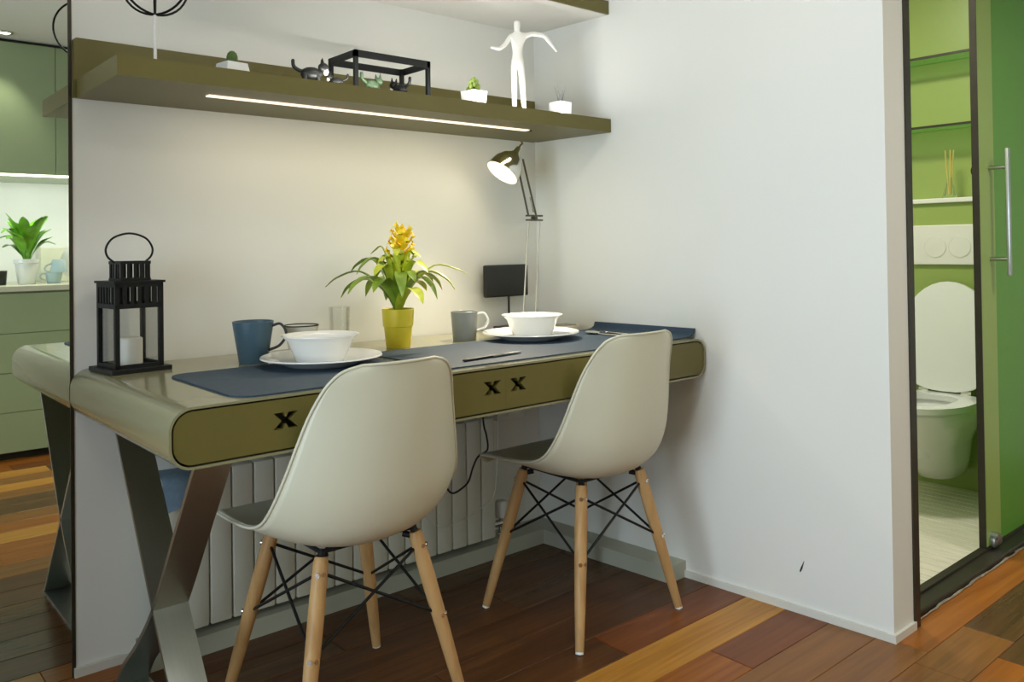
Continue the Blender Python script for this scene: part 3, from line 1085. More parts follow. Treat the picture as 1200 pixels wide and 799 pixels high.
# ------------------------------------------------------------------ chairs
def make_chair(label):
    t = empty('shell_chair', (0, 0, 0), 0, label, 'chair', 'cream shell chairs at the desk')
    # centre line (y, z) and rim (y, z, half width) from the front lip to the top of the back
    prof = [((0.262, 0.405), (0.222, 0.412, 0.165)), ((0.250, 0.424), (0.212, 0.434, 0.198)), ((0.19, 0.432), (0.170, 0.450, 0.224)),
            ((0.10, 0.422), (0.10, 0.457, 0.234)), ((0.0, 0.408), (0.04, 0.461, 0.237)), ((-0.08, 0.402), (-0.02, 0.467, 0.239)),
            ((-0.15, 0.414), (-0.070, 0.478, 0.239)), ((-0.203, 0.450), (-0.108, 0.500, 0.236)), ((-0.230, 0.51), (-0.138, 0.545, 0.226)),
            ((-0.243, 0.58), (-0.157, 0.60, 0.210)), ((-0.252, 0.65), (-0.173, 0.655, 0.195)), ((-0.259, 0.71), (-0.190, 0.71, 0.179)),
            ((-0.264, 0.76), (-0.211, 0.757, 0.162)), ((-0.267, 0.79), (-0.226, 0.785, 0.146)), ((-0.269, 0.807), (-0.238, 0.804, 0.124)),
            ((-0.270, 0.815), (-0.251, 0.814, 0.088))]
    P4 = smooth_pts([(c[0], c[1], 0) for c, r in prof], 3)
    Q4 = smooth_pts([r for c, r in prof], 3)
    NU = 24
    bm = BM()
    rows = []
    for p, q in zip(P4, Q4):
        row = []
        for k in range(NU + 1):
            u = -1 + 2 * k / NU
            uu = math.sin(u * PI / 2) * 0.35 + u * 0.65
            a = abs(uu) ** 2.3
            row.append(bm.verts.new((uu * q.z, p.x + (q.x - p.x) * a, p.y + (q.y - p.y) * a)))
        rows.append(row)
    for a, b in zip(rows, rows[1:]):
        for k in range(NU):
            bm.faces.new((a[k], a[k + 1], b[k + 1], b[k]))
    sh = obj('shell', bm, CHAIR, t, 80)
    so_ = sh.modifiers.new('thick', 'SOLIDIFY')
    so_.thickness = 0.006
    so_.offset = -1
    # rim bead
    rim = [r[0].co.copy() if False else None for r in []]
    me = sh.data
    idx = lambda i, k: i * (NU + 1) + k
    nR = len(rows) if False else len(P4)
    loop = [idx(i, 0) for i in range(nR)] + [idx(nR - 1, k) for k in range(1, NU + 1)] + [idx(i, NU) for i in range(nR - 2, -1, -1)] + [idx(0, k) for k in range(NU - 1, 0, -1)]
    if len(me.vertices) == nR * (NU + 1):
        bm = BM()
        tube(bm, [me.vertices[i].co.copy() for i in loop], 0.0036, 7, closed=True)
        obj('rim', bm, CHAIR, t, 80)
    # legs, brackets, wires
    top = {}
    foot = {}
    for sx in (-1, 1):
        for sy in (-1, 1):
            top[sx, sy] = Vector((sx * 0.118, sy * 0.118 - 0.005, 0.402))
            foot[sx, sy] = Vector((sx * 0.203, sy * 0.193, 0.0))
    for k in top:
        a, b = top[k], foot[k]
        d = b - a
        bm = BM()
        tube(bm, [a + d * s for s in (0.0, 0.03, 0.25, 0.5, 0.75, 0.985)], [0.0135, 0.0165, 0.0175, 0.0165, 0.0145, 0.0115], 14)
        lg = obj('leg', bm, CHAIRW, t, 60)
        bm = BM()
        tube(bm, [a + d * 0.984, b + Vector((0, 0, 0.0))], [0.011, 0.0108], 12)
        obj('glide', bm, WHITEM, lg, 60)
        for s in (0.075, 0.47):
            bm = BM()
            c0 = a + d * s
            outv = Vector((c0.x, c0.y, 0)).normalized()
            for q in ((outv),):
                tube(bm, [c0 + q * 0.014, c0 + q * 0.0195], 0.0055, 10)
            outy = Vector((0, k[1], 0))
            tube(bm, [c0 + outy * 0.012, c0 + outy * 0.019], 0.005, 10)
            obj('bolt', bm, CHROME, lg, 60)
        bm = BM()
        tube(bm, [a + Vector((-k[0] * 0.006, -k[1] * 0.006, 0.022 if k[1] > 0 else 0.012)), a + d * 0.0], 0.009, 8)
        tube(bm, [a + Vector((-k[0] * 0.02, -k[1] * 0.02, -0.006)), a + Vector((0, 0, -0.012))], 0.0075, 8)
        obj('bracket', bm, BLACK, t, 60)
    hi = {k: top[k] + (foot[k] - top[k]) * 0.075 for k in top}
    lo_ = {k: top[k] + (foot[k] - top[k]) * 0.47 for k in top}
    ring = [(-1, -1), (1, -1), (1, 1), (-1, 1)]
    for i in range(4):
        a, b = ring[i], ring[(i + 1) % 4]
        for s, e in ((hi[a], lo_[b]), (hi[b], lo_[a])):
            bm = BM()
            tube(bm, [s * 1.0, e], 0.0036, 7)
            obj('wire_brace', bm, BLACK, t, 60)
        bm = BM()
        tube(bm, [top[a] + Vector((0, 0, 0.01)), top[b] + Vector((0, 0, 0.01))], 0.005, 7)
        obj('top_rail', bm, BLACK, t, 60)
    return t


def copy_tree(o, parent=None):
    c = o.copy()
    COL.objects.link(c)
    c.parent = parent
    for ch in list(o.children):
        copy_tree(ch, c)
    return c


ch = make_chair('cream plastic shell chair on wooden legs nearest the white partition wall')
ch.location = (-0.36, -0.573, 0)
ch2 = copy_tree(ch)
ch2['label'] = 'cream plastic shell chair on wooden legs beside the black lantern end of the desk'
ch2.location = (-1.13, -0.566, 0)

# ------------------------------------------------------------------ things on the desk
TZ = DZ1


def mat_sheet(name, pts, label, curl=None):
    """placemat with rounded corners; curl lifts its right end"""
    bm = BM()
    prism(bm, pts, 2, 0.0, 0.0035)
    o = obj(name, bm, NAVY, None, None, (0, 0, TZ))
    return tag(o, label, 'placemat', 'navy placemats')


def rr2(x0, x1, y0, y1, r, n=6):
    return [(p[0], p[1]) for p in rrect(x0, x1, y0, y1, r, n)]


mat_sheet('placemat', rr2(-1.435, -0.93, -0.712, -0.295, 0.05), 'navy placemat under the blue mug and the plate beside the lantern')
# second mat: long strip whose right end is bent up against the wall
bm = BM()
prof_ = [(-0.905, 0.0), (-0.12, 0.0), (-0.05, 0.001), (-0.025, 0.004), (-0.012, 0.014), (-0.006, 0.028)]
prev = None
for px, pz in prof_:
    rg = []
    for y, dz in ((-0.690, 0), (-0.690, 0.0035), (-0.285, 0.0035), (-0.285, 0)):
        xx = px + (-K * y if px > -0.2 else 0)
        off = (-0.0035 if pz > 0.003 and dz else 0)
        rg.append(bm.verts.new((xx + off, y, pz + (dz if pz < 0.01 else 0))))
    if prev:
        for k in range(4):
            bm.faces.new((prev[k], prev[(k + 1) % 4], rg[(k + 1) % 4], rg[k]))
    else:
        bm.faces.new(rg)
    prev = rg
bm.faces.new(prev)
tag(obj('placemat', bm, NAVY, None, None, (0, 0, TZ)), 'navy placemat with one end bent up against the partition wall', 'placemat', 'navy placemats')
MZ = TZ + 0.0036


def plate(loc, r, label):
    t = empty('dinner_plate', loc, 0, label, 'plate', 'white plates')
    bm = BM()
    lathe(bm, [(0, 0.002), (r * 0.55, 0.0), (r * 0.6, 0.0), (r * 0.66, 0.006), (r, 0.020), (r - 0.002, 0.0235), (r * 0.66, 0.0105), (r * 0.6, 0.007), (0, 0.007)], 56)
    obj('dish', bm, WHITE, t, 45)
    return t


def bowl(loc, rt, rb, h, label):
    t = empty('soup_bowl', loc, 0, label, 'bowl', 'white bowls')
    bm = BM()
    lathe(bm, [(0, 0.003), (rb - 0.006, 0.003), (rb - 0.004, 0), (rb, 0), (rb + 0.004, 0.006), (rt - 0.014, h - 0.012), (rt, h - 0.001), (rt, h + 0.001), (rt - 0.004, h), (rt - 0.018, h - 0.012), (rb, 0.010), (0, 0.007)], 56)
    obj('body', bm, WHITE, t, 40)
    return t


plate((-1.088, -0.395, MZ), 0.150, 'white dinner plate under the bowl beside the blue mug')
bowl((-1.088, -0.388, MZ + 0.0072), 0.096, 0.058, 0.066, 'white bowl on the plate beside the blue mug')
plate((-0.345, -0.350, MZ), 0.152, 'white dinner plate under the bowl beside the grey mug')
bowl((-0.335, -0.345, MZ + 0.0072), 0.096, 0.058, 0.066, 'white bowl on the plate beside the grey mug')
cup('mug', (-1.190, -0.218, TZ), math.radians(-40), 0.036, 0.052, 0.108, BLUEG, 'tall tapered blue grey mug with a dark handle on the navy placemat', (0.036, 0.0035), BLACKP, group='mugs')
cup('mug', (-0.488, -0.195, TZ), math.radians(-40), 0.037, 0.043, 0.09, GREYG, 'grey mug with a white handle behind the navy placemat', (0.032, 0.004), WHITE, group='mugs')
cup('mug', (-1.03, -0.165, TZ), math.radians(200), 0.030, 0.048, 0.082, ENAMEL, 'cream enamel cup with a black rim behind the white bowl', group='mugs', rimm=BLACKP)
cup('drinking_glass', (-0.90, -0.145, TZ), 0, 0.026, 0.030, 0.125, GLASS, 'clear straight drinking glass standing near the yellow flower pot', cat='glass', th=0.002)


def cutlery(name, loc, rz, kind, label, mt=CHROME):
    t = empty(name, loc, rz, label, name)
    bm = BM()
    if kind == 'spoon':
        ellipsoid(bm, (0.155, 0, 0.006), (0.032, 0.020, 0.005))
    elif kind == 'fork':
        box(bm, 0.125, 0.15, -0.012, 0.012, 0.003, 0.006)
        for k in range(4):
            box(bm, 0.15, 0.19, -0.012 + k * 0.0066, -0.0085 + k * 0.0066, 0.003, 0.006)
    else:
        prism(bm, [(0.08, -0.009), (0.19, -0.009), (0.2, 0.0), (0.18, 0.009), (0.08, 0.009)], 2, 0.003, 0.0055)
    obj({'spoon': 'bowl', 'fork': 'tines', 'knife': 'blade'}[kind], bm, CHROME, t, 50)
    bm = BM()
    box(bm, -0.02, 0.13, -0.005, 0.005, 0.001, 0.006, 0.0015)
    obj('handle', bm, mt, t, 50)
    return t


cutlery('spoon', (-0.13, -0.56, MZ), math.radians(88), 'spoon', 'steel spoon on the navy placemat right of the bowl')
cutlery('fork', (-0.085, -0.55, MZ), math.radians(85), 'fork', 'steel fork on the navy placemat next to the spoon')
cutlery('knife', (-0.80, -0.625, MZ), math.radians(8), 'knife', 'steel knife with a dark handle lying on the navy placemat', BLACKP)
# napkin ring box behind the second plate
t = empty('napkin_box', (-0.055, -0.19, TZ), math.radians(-4), 'small cream napkin box behind the second bowl', 'box')
bm = BM()
box(bm, -0.05, 0.05, -0.035, 0.035, 0, 0.014, 0.003)
obj('body', bm, ENAMEL, t, 40)
bm = BM()
box(bm, -0.042, 0.042, -0.028, 0.028, 0.014, 0.017, 0.001)
obj('lid', bm, SHELL, t, 40)

# flower pot with a bromeliad
t = empty('potted_bromeliad', (-0.745, -0.212, TZ), 0, 'bromeliad with a yellow flower in a yellow pot on the desk', 'plant')
bm = BM()
lathe(bm, [(0, 0), (0.034, 0), (0.036, 0.003), (0.0415, 0.062), (0.0445, 0.063), (0.047, 0.112), (0.0455, 0.114), (0.043, 0.112), (0.040, 0.098), (0, 0.098)], 40)
obj('pot', bm, YELLOW, t, 30)
bm = BM()
lathe(bm, [(0, 0.098), (0.040, 0.098), (0.03, 0.104), (0, 0.106)], 24)
obj('soil', bm, SOIL, t, 60)
rnd = random.Random(11)
CR = Vector((0.754, -0.657, 0))             # a direction roughly across the picture


def brom(ang, ln, rise, droop, wd, mt, z0=0.108):
    d = Vector((math.cos(ang), math.sin(ang), 0))
    p0 = Vector((0, 0, z0)) + d * 0.008
    pts = [p0, p0 + d * ln * 0.18 + Vector((0, 0, rise * 0.55)), p0 + d * ln * 0.5 + Vector((0, 0, rise)), p0 + d * ln * 0.82 + Vector((0, 0, rise * 0.92 - droop * 0.35)), p0 + d * ln + Vector((0, 0, rise * 0.8 - droop))]
    bm = BM()
    leaf(bm, pts, wd, 0.001, fold=0.35)
    obj('leaf', bm, mt, t, 60)


cam_ang = math.atan2(-0.657, 0.754)
spec = []
for i in range(13):
    a = cam_ang + i * 2 * PI / 13 + rnd.uniform(-0.15, 0.15)
    spec.append((a, rnd.uniform(0.13, 0.185), rnd.uniform(0.065, 0.115), rnd.uniform(0.01, 0.05), 0.0175, rnd.choice([LEAF, LEAF, LEAFL])))
for i in range(9):
    a = cam_ang + 0.25 + i * 2 * PI / 9 + rnd.uniform(-0.2, 0.2)
    spec.append((a, rnd.uniform(0.10, 0.14), rnd.uniform(0.11, 0.16), rnd.uniform(0.0, 0.02), 0.0155, rnd.choice([LEAF, LEAFL])))
for i in range(7):
    a = cam_ang + 0.5 + i * 2 * PI / 7 + rnd.uniform(-0.2, 0.2)
    spec.append((a, rnd.uniform(0.05, 0.085), rnd.uniform(0.15, 0.20), -0.02, 0.011, LEAFL))
spec.append((cam_ang, 0.20, 0.13, 0.0, 0.010, LEAFL))
spec.append((cam_ang + PI, 0.205, 0.115, 0.02, 0.012, LEAF))
for s in spec:
    brom(*s)
bm = BM()
tube(bm, [(0, 0, 0.10), (0.004, -0.003, 0.30)], [0.009, 0.006], 10)
obj('stem', bm, LEAFL, t, 60)
for i in range(26):
    a = i * 2.399
    z = 0.215 + i * 0.0044
    ln = 0.053 - i * 0.0008
    d = Vector((math.cos(a), math.sin(a), 0))
    p0 = Vector((0.003 + 0.0004 * i, -0.002 - 0.0003 * i, z))
    bm = BM()
    leaf(bm, [p0, p0 + d * ln * 0.5 + Vector((0, 0, 0.010)), p0 + d * ln * 0.85 + Vector((0, 0, 0.026)), p0 + d * ln * 0.8 + Vector((0, 0, 0.044))], 0.0125, 0.001, fold=0.4)
    obj('bract', bm, LEAFL if i < 8 else FLOWER, t, 60)

# lantern
t = empty('lantern', (-1.460, -0.115, TZ), math.radians(6), 'black metal candle lantern with a ring handle at the mirror end of the desk', 'lantern')
bm = BM()
box(bm, -0.075, 0.075, -0.075, 0.075, 0.0, 0.012, 0.001, 1)
obj('base', bm, BLACK, t)
q = 0.060
for sx in (-1, 1):
    for sy in (-1, 1):
        bm = BM()
        x0, y0 = sx * q, sy * q
        box(bm, min(x0, x0 - sx * 0.011), max(x0, x0 - sx * 0.011), min(y0, y0 - sy * 0.011), max(y0, y0 - sy * 0.011), 0.012, 0.232)
        obj('post', bm, BLACK, t)
for s in (-1, 1):
    for z0, z1 in ((0.012, 0.022), (0.168, 0.180), (0.224, 0.234)):
        for ax in (0, 1):
            bm = BM()
            a, b = sorted((s * q, s * (q - 0.004)))
            if ax == 0:
                box(bm, -q, q, a, b, z0, z1)
            else:
                box(bm, a, b, -q, q, z0, z1)
            obj('rail', bm, BLACK, t)
for s in (-1, 1):
    for ax in (0, 1):
        for k in range(5):
            c0 = -0.036 + k * 0.018
            bm = BM()
            if ax == 0:
                box(bm, c0 - 0.0045, c0 + 0.0045, s * q - (0.003 if s > 0 else 0), s * q + (0.003 if s < 0 else 0), 0.180, 0.224)
            else:
                box(bm, s * q - (0.003 if s > 0 else 0), s * q + (0.003 if s < 0 else 0), c0 - 0.0045, c0 + 0.0045, 0.180, 0.224)
            obj('slat', bm, BLACK, t)
for s in (-1, 1):
    bm = BM()
    box(bm, -q + 0.011, q - 0.011, s * 0.054 - 0.001, s * 0.054 + 0.001, 0.022, 0.168)
    obj('pane', bm, GLASS, t)
    bm = BM()
    box(bm, s * 0.054 - 0.001, s * 0.054 + 0.001, -q + 0.011, q - 0.011, 0.022, 0.168)
    obj('pane', bm, GLASS, t)
bm = BM()
box(bm, -0.064, 0.064, -0.064, 0.064, 0.234, 0.240)
box(bm, -0.038, 0.038, -0.038, 0.038, 0.2395, 0.246)
box(bm, -0.038, 0.038, -0.038, 0.038, 0.284, 0.292)
obj('roof', bm, BLACK, t)
for s in (-1, 1):
    for k in range(5):
        c0 = -0.033 + k * 0.0165
        for ax in (0, 1):
            bm = BM()
            if ax == 0:
                box(bm, c0 - 0.004, c0 + 0.004, min(s * 0.036, s * 0.033), max(s * 0.036, s * 0.033), 0.246, 0.284)
            else:
                box(bm, min(s * 0.036, s * 0.033), max(s * 0.036, s * 0.033), c0 - 0.004, c0 + 0.004, 0.246, 0.284)
            obj('vent_slat', bm, BLACK, t)
bm = BM()
tube(bm, smooth_pts([(-0.038, 0, 0.288), (-0.055, 0, 0.305), (-0.058, 0, 0.328), (-0.040, 0, 0.354), (0, 0, 0.366), (0.040, 0, 0.354), (0.058, 0, 0.328), (0.055, 0, 0.305), (0.038, 0, 0.288)], 5), 0.0028, 8)
obj('handle', bm, BLACK, t, 60)
t.scale = (0.96, 0.96, 0.92)
bm = BM()
lathe(bm, [(0, 0), (0.028, 0), (0.028, 0.066), (0.024, 0.069), (0, 0.066)], 24)
o = obj('candle', bm, CANDLE, None, 40, (-1.460, -0.115, TZ + 0.0115))
tag(o, 'thick white pillar candle inside the black lantern', 'candle')

# desk lamp
LX, LY = -0.205, -0.150
t = empty('desk_lamp', (LX, LY, TZ), 0, 'chrome articulated desk lamp with a lit bell shade in the corner', 'lamp')
bm = BM()
lathe(bm, [(0, 0), (0.074, 0), (0.076, 0.004), (0.074, 0.014), (0.05, 0.024), (0.018, 0.028), (0.014, 0.045), (0, 0.045)], 36)
obj('base', bm, M('bronze_dark', (0.05, 0.045, 0.03), 0.35, 0.5, noise=0.1), t, 40)
bm = BM()
box(bm, -0.006, 0.075, -0.008, 0.008, 0.043, 0.052, 0.002)
obj('lower_bracket', bm, CHROME, t, 40)
for dx0, dx1 in ((0.004, 0.035), (0.06, 0.086)):
    bm = BM()
    tube(bm, [(dx0, 0, 0.05), (dx1, 0, 0.385)], 0.003, 8)
    obj('lower_arm', bm, M('arm_satin', (0.58, 0.56, 0.48), 0.4, 0.6, noise=0.05), t, 60)
bm = BM()
for z in (0.383, 0.398):
    box(bm, 0.026, 0.096, -0.007, 0.007, z - 0.003, z + 0.003, 0.001)
tube(bm, [(0.061, -0.010, 0.39), (0.061, 0.010, 0.39)], 0.007, 10)
obj('joint', bm, M('arm_dark', (0.12, 0.11, 0.08), 0.3, 0.8, noise=0.1), t, 40)
for p0, p1 in (((0.034, 0, 0.398), (-0.020, -0.004, 0.585)), ((0.070, 0, 0.398), (0.008, -0.004, 0.592))):
    bm = BM()
    tube(bm, [p0, p1], 0.0035, 8)
    obj('upper_arm', bm, M('arm_dark', (0.12, 0.11, 0.08), 0.3, 0.8, noise=0.1), t, 60)
bm = BM()
pts = []
for i in range(90):
    f = i / 89
    c = Vector((0.058 - 0.014 * f, 0, 0.412 + 0.05 * f))
    a = i * 1.1
    pts.append(c + Vector((0.004 * math.cos(a), 0.004 * math.sin(a), 0)))
tube(bm, pts, 0.0009, 4)
obj('spring', bm, CHROME, t, 60)
# shade
axis = Vector((-0.62, 0.09, -0.78)).normalized()
rotm = Vector((0, 0, -1)).rotation_difference(axis).to_matrix()
apex = Vector((-0.022, -0.004, 0.612))
bm = BM()
lathe(bm, [(0.0, 0.020), (0.010, 0.020), (0.012, 0.0), (0.020, -0.010), (0.038, -0.026), (0.053, -0.052), (0.060, -0.082), (0.061, -0.092), (0.0595, -0.092), (0.0515, -0.053), (0.0365, -0.0275), (0.0185, -0.0115), (0.0, -0.008)], 36)
for v in bm.verts:
    v.co = rotm @ v.co + apex
sh = obj('shade', bm, CHROME, t, 50)
bm = BM()
lathe(bm, [(0.0, -0.0085), (0.0180, -0.0125), (0.0358, -0.0282), (0.0508, -0.0535), (0.0590, -0.0915), (0.0578, -0.0915), (0.0495, -0.0540), (0.0345, -0.0295), (0.0170, -0.0140), (0.0, -0.010)], 36)
for v in bm.verts:
    v.co = rotm @ v.co + apex
obj('reflector', bm, WHITEM, sh, 50)
bm = BM()
lathe(bm, [(0, -0.022), (0.02, -0.03), (0.024, -0.045), (0.018, -0.062), (0, -0.068)], 20)
for v in bm.verts:
    v.co = rotm @ v.co + apex
obj('bulb', bm, BULB, sh, 60)
bm = BM()
tube(bm, smooth_pts([apex + rotm @ Vector((0, 0, 0.015)), apex + rotm @ Vector((0, 0, 0.038)), apex + Vector((0.022, 0.002, 0.035))]), 0.006, 8)
tube(bm, [apex + rotm @ Vector((0, 0, 0.0)), Vector((-0.005, -0.004, 0.588))], 0.006, 8)
obj('knuckle', bm, CHROME, t, 60)
sl = bpy.data.lights.new('desk_lamp_light', 'SPOT')
sl.energy = 24
sl.spot_size = math.radians(104)
sl.spot_blend = 0.6
sl.color = (1.0, 0.86, 0.64)
sl.shadow_soft_size = 0.018
so = bpy.data.objects.new('desk_lamp_light', sl)
COL.objects.link(so)
so.location = Vector((LX, LY, TZ)) + apex + axis * 0.100
so.rotation_euler = Vector((0, 0, -1)).rotation_difference(Vector((-0.38, -0.42, -0.82)).normalized()).to_euler()

# black panel on a foot behind the lamp
t = empty('tablet_stand', (-0.178, -0.033, TZ), 0, 'small black flat screen on a thin stem behind the desk lamp', 'screen')
bm = BM()
box(bm, -0.10, 0.10, -0.008, 0.008, 0.115, 0.228, 0.006, 3)
obj('screen', bm, BLACKP, t, 40)
bm = BM()
tube(bm, [(0.012, 0, 0.012), (0.012, 0, 0.118)], 0.004, 8)
obj('stem', bm, BLACKP, t, 60)
bm = BM()
box(bm, -0.045, 0.065, -0.022, 0.022, 0.0, 0.012, 0.004)
obj('foot', bm, BLACKP, t, 40)

# ------------------------------------------------------------------ things on the shelf
SZ = ZS1
t = empty('wire_sculpture', (-1.452, -0.295, SZ), 0, 'black wire ring sculpture on a slim white stem at the shelf end', 'sculpture')
bm = BM()
lathe(bm, [(0, 0), (0.028, 0), (0.028, 0.004), (0.006, 0.007), (0, 0.007)], 20)
obj('base', bm, WHITEM, t, 40)
bm = BM()
tube(bm, [(0, 0, 0.005), (0, 0, 0.118)], 0.004, 8)
obj('stem', bm, WHITEM, t, 60)
cz = 0.118 + 0.085
for az, tilt, rr in ((0.2, 0.1, 0.085), (1.25, -0.25, 0.084), (2.3, 0.2, 0.085), ):
    rm = Euler((0, tilt, az)).to_matrix()
    bm = BM()
    ps = []
    for i in range(40):
        a = 2 * PI * i / 40
        ps.append(rm @ Vector((rr * math.cos(a), 0, rr * math.sin(a))) + Vector((0, 0, cz)))
    tube(bm, ps, 0.0028, 6, closed=True)
    obj('ring', bm, BLACK, t, 60)


def square_pot(t, wb, wt, h):
    bm = BM()
    A = [bm.verts.new((sx * wb, sy * wb, 0)) for sx, sy in ((-1, -1), (1, -1), (1, 1), (-1, 1))]
    B = [bm.verts.new((sx * wt, sy * wt, h)) for sx, sy in ((-1, -1), (1, -1), (1, 1), (-1, 1))]
    Cc = [bm.verts.new((sx * (wt - 0.004), sy * (wt - 0.004), h)) for sx, sy in ((-1, -1), (1, -1), (1, 1), (-1, 1))]
    D = [bm.verts.new((sx * (wt - 0.005), sy * (wt - 0.005), h - 0.006)) for sx, sy in ((-1, -1), (1, -1), (1, 1), (-1, 1))]
    bm.faces.new(A)
    bm.faces.new(D)
    for P_, Q_ in ((A, B), (B, Cc), (Cc, D)):
        for k in range(4):
            bm.faces.new((P_[k], P_[(k + 1) % 4], Q_[(k + 1) % 4], Q_[k]))
    obj('pot', bm, WHITE, t)
    bm = BM()
    box(bm, -wt + 0.005, wt - 0.005, -wt + 0.005, wt - 0.005, h - 0.012, h - 0.004)
    obj('soil', bm, SOIL, t)


t = empty('potted_cactus', (-1.272, -0.30, SZ), math.radians(8), 'round dark green cactus in a low white square pot on the shelf', 'plant', 'small plants on the shelf')
t.scale = (0.78, 0.78, 0.85)
square_pot(t, 0.040, 0.034, 0.032)
bm = BM()
n = 20
prof = [(0.001, 0.028), (0.014, 0.030), (0.019, 0.040), (0.019, 0.052), (0.015, 0.062), (0.007, 0.068), (0.0, 0.069)]
rings = []
for r, z in prof:
    rings.append([bm.verts.new((0.8 * r * (1 + 0.12 * math.cos(k * PI)) * math.cos(2 * PI * k / n), 0.8 * r * (1 + 0.12 * math.cos(k * PI)) * math.sin(2 * PI * k / n), z)) for k in range(n)])
for a, b in zip(rings, rings[1:]):
    for k in range(n):
        bm.faces.new((a[k], a[(k + 1) % n], b[(k + 1) % n], b[k]))
obj('cactus', bm, CACTUS, t, 60)

t = empty('potted_succulent', (-0.52, -0.30, SZ), math.radians(5), 'yellow green succulent in a white square pot on the shelf', 'plant', 'small plants on the shelf')
t.scale = (0.8, 0.8, 0.9)
square_pot(t, 0.032, 0.036, 0.048)
for i in range(14):
    a = i * 2.4
    rr = 0.022 * math.sqrt((13 - i) / 13)
    z = 0.050 + i * 0.0030
    bm = BM()
    ellipsoid(bm, (rr * math.cos(a), rr * math.sin(a), z), (0.009, 0.009, 0.010), 10)
    obj('lobe', bm, SUCC, t, 80)
t = empty('potted_twig', (-0.16, -0.305, SZ), math.radians(0), 'pale twig plant in a small white square pot by the partition wall', 'plant', 'small plants on the shelf')
square_pot(t, 0.025, 0.027, 0.046)
for i in range(6):
    a = i * 1.05
    bm = BM()
    tube(bm, [(0.006 * math.cos(a), 0.006 * math.sin(a), 0.042), (0.012 * math.cos(a), 0.012 * math.sin(a), 0.075), (0.02 * math.cos(a + 0.4), 0.02 * math.sin(a + 0.4), 0.10)], [0.0013, 0.001, 0.0006], 5)
    obj('twig', bm, GREYG, t)

# little black display stand
t = empty('display_stand', (-0.805, -0.225, SZ), 0, 'small black metal open frame stand on the shelf', 'stand')
hx, hy, hz, q = 0.125, 0.075, 0.113, 0.011
for sx in (-1, 1):
    for sy in (-1, 1):
        bm = BM()
        x0, y0 = sx * hx, sy * hy
        box(bm, min(x0, x0 - sx * q), max(x0, x0 - sx * q), min(y0, y0 - sy * q), max(y0, y0 - sy * q), 0, hz)
        obj('leg', bm, BLACK, t)
for sy in (-1, 1):
    bm = BM()
    box(bm, -hx, hx, min(sy * hy, sy * (hy - 0.006)), max(sy * hy, sy * (hy - 0.006)), hz - 0.019, hz)
    obj('rail', bm, BLACK, t)
for sx in (-1, 1):
    bm = BM()
    box(bm, min(sx * hx, sx * (hx - 0.006)), max(sx * hx, sx * (hx - 0.006)), -hy, hy, hz - 0.019, hz)
    obj('rail', bm, BLACK, t)


def animal(name, loc, rz, s, mt, label, white=False, tail=True):
    t = empty(name, loc, rz, label, 'figurine', 'tiny animal figurines')
    bm = BM()
    ellipsoid(bm, (0, 0, 0.022 * s), (0.022 * s, 0.013 * s, 0.014 * s), 14)
    for sx in (-1, 1):
        for sy in (-1, 1):
            tube(bm, [(sx * 0.013 * s, sy * 0.007 * s, 0.018 * s), (sx * 0.014 * s, sy * 0.007 * s, 0)], [0.005 * s, 0.0045 * s], 8)
    obj('body', bm, mt, t, 80)
    bm = BM()
    ellipsoid(bm, (0.024 * s, 0, 0.036 * s), (0.011 * s, 0.0095 * s, 0.010 * s), 12)
    for sy in (-1, 1):
        tube(bm, [(0.022 * s, sy * 0.006 * s, 0.042 * s), (0.021 * s, sy * 0.008 * s, 0.054 * s)], [0.004 * s, 0.001], 6)
    obj('head', bm, mt, t, 80)
    if white:
        bm = BM()
        ellipsoid(bm, (0.029 * s, 0, 0.028 * s), (0.006 * s, 0.007 * s, 0.008 * s), 10)
        obj('bib', bm, WHITE, t, 80)
    bm = BM()
    tube(bm, smooth_pts([(-0.02 * s, 0, 0.026 * s), (-0.034 * s, 0, 0.035 * s), (-0.036 * s, 0, 0.05 * s)]), [0.004 * s] * 12 + [0.002 * s], 6)
    obj('tail', bm, mt, t, 80)


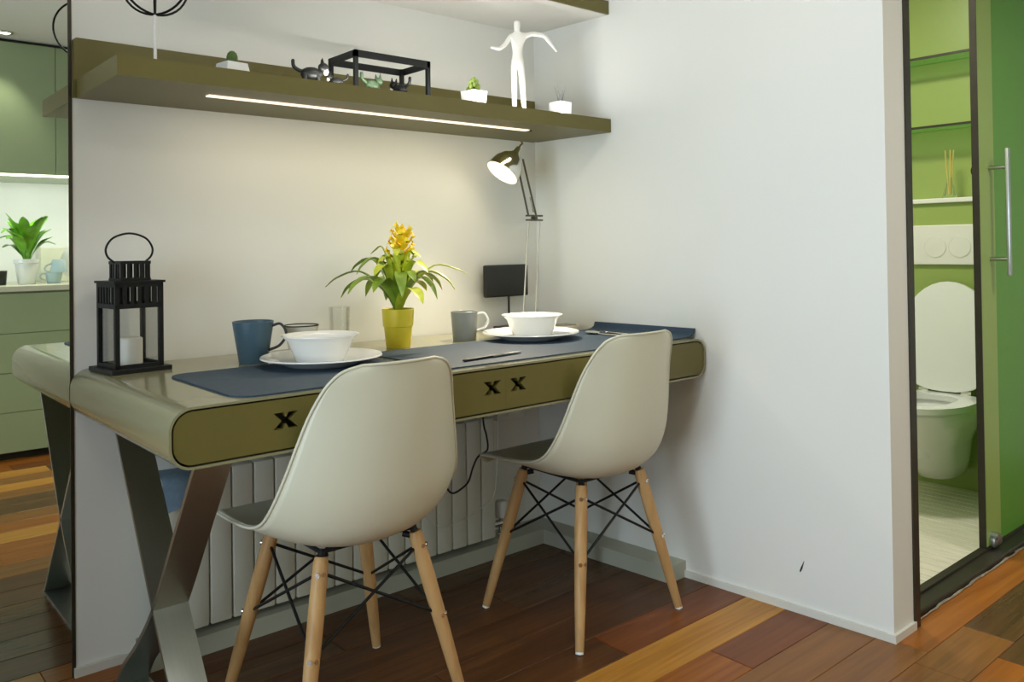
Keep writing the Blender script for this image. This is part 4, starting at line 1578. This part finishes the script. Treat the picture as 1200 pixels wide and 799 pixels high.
animal('animal_figurine', (-1.06, -0.300, SZ), math.radians(-20), 1.3, BLACKP, 'tiny black animal figurine with a white bib left of the display stand', True)
animal('animal_figurine', (-0.985, -0.300, SZ), math.radians(160), 0.8, BLACKP, 'smallest black animal figurine close to the display stand leg', True)
animal('animal_figurine', (-0.860, -0.272, SZ), math.radians(15), 1.15, GREENFIG, 'tiny green animal figurine under the display stand')
animal('animal_figurine', (-0.765, -0.268, SZ), math.radians(100), 1.15, BLACK, 'tiny dark animal figurine under the display stand', True)

# white jointed mannequin
t = empty('mannequin_figure', (-0.355, -0.315, SZ), math.radians(-35), 'white slender standing figure with arms spread on the shelf', 'figurine')
me = bpy.data.meshes.new('figure')
V = [(0, 0, 0.150), (0, 0, 0.185), (0, 0, 0.225), (0, 0, 0.247), (0, 0, 0.262), (0, 0, 0.285),          # 0 pelvis .. 5 head top
     (-0.022, 0, 0.232), (-0.040, -0.01, 0.205), (-0.058, -0.022, 0.188), (-0.088, -0.03, 0.192),         # 6-9 left arm
     (0.022, 0, 0.236), (0.050, 0.006, 0.245), (0.088, 0.01, 0.240), (0.112, 0.012, 0.212), (0.128, 0.012, 0.190),  # 10-14 right arm
     (-0.011, 0, 0.140), (-0.012, 0, 0.075), (-0.012, 0, 0.012), (-0.013, -0.014, 0.005),                  # 15-18 left leg
     (0.011, 0, 0.140), (0.015, 0, 0.075), (0.018, 0, 0.012), (0.019, -0.014, 0.005)]
Eg = [(0, 1), (1, 2), (2, 3), (3, 4), (4, 5), (2, 6), (6, 7), (7, 8), (8, 9), (2, 10), (10, 11), (11, 12), (12, 13), (13, 14),
      (0, 15), (15, 16), (16, 17), (17, 18), (0, 19), (19, 20), (20, 21), (21, 22)]
RAD_ = [0.015, 0.014, 0.018, 0.007, 0.010, 0.009, 0.008, 0.006, 0.0055, 0.003, 0.008, 0.0065, 0.006, 0.005, 0.003,
        0.0105, 0.0085, 0.0065, 0.005, 0.0105, 0.0085, 0.0065, 0.005]
me.from_pydata(V, Eg, [])
me.materials.append(WHITEM)
fg = bpy.data.objects.new('body', me)
COL.objects.link(fg)
fg.parent = t
md = fg.modifiers.new('skin', 'SKIN')
for i, r in enumerate(RAD_):
    r *= 1.2
    me.skin_vertices[0].data[i].radius = (r, r * (0.75 if i in (0, 1, 2) else 1))
    me.skin_vertices[0].data[i].use_root = (i == 0)
md.use_smooth_shade = True
sb = fg.modifiers.new('sub', 'SUBSURF')
sb.levels = sb.render_levels = 2
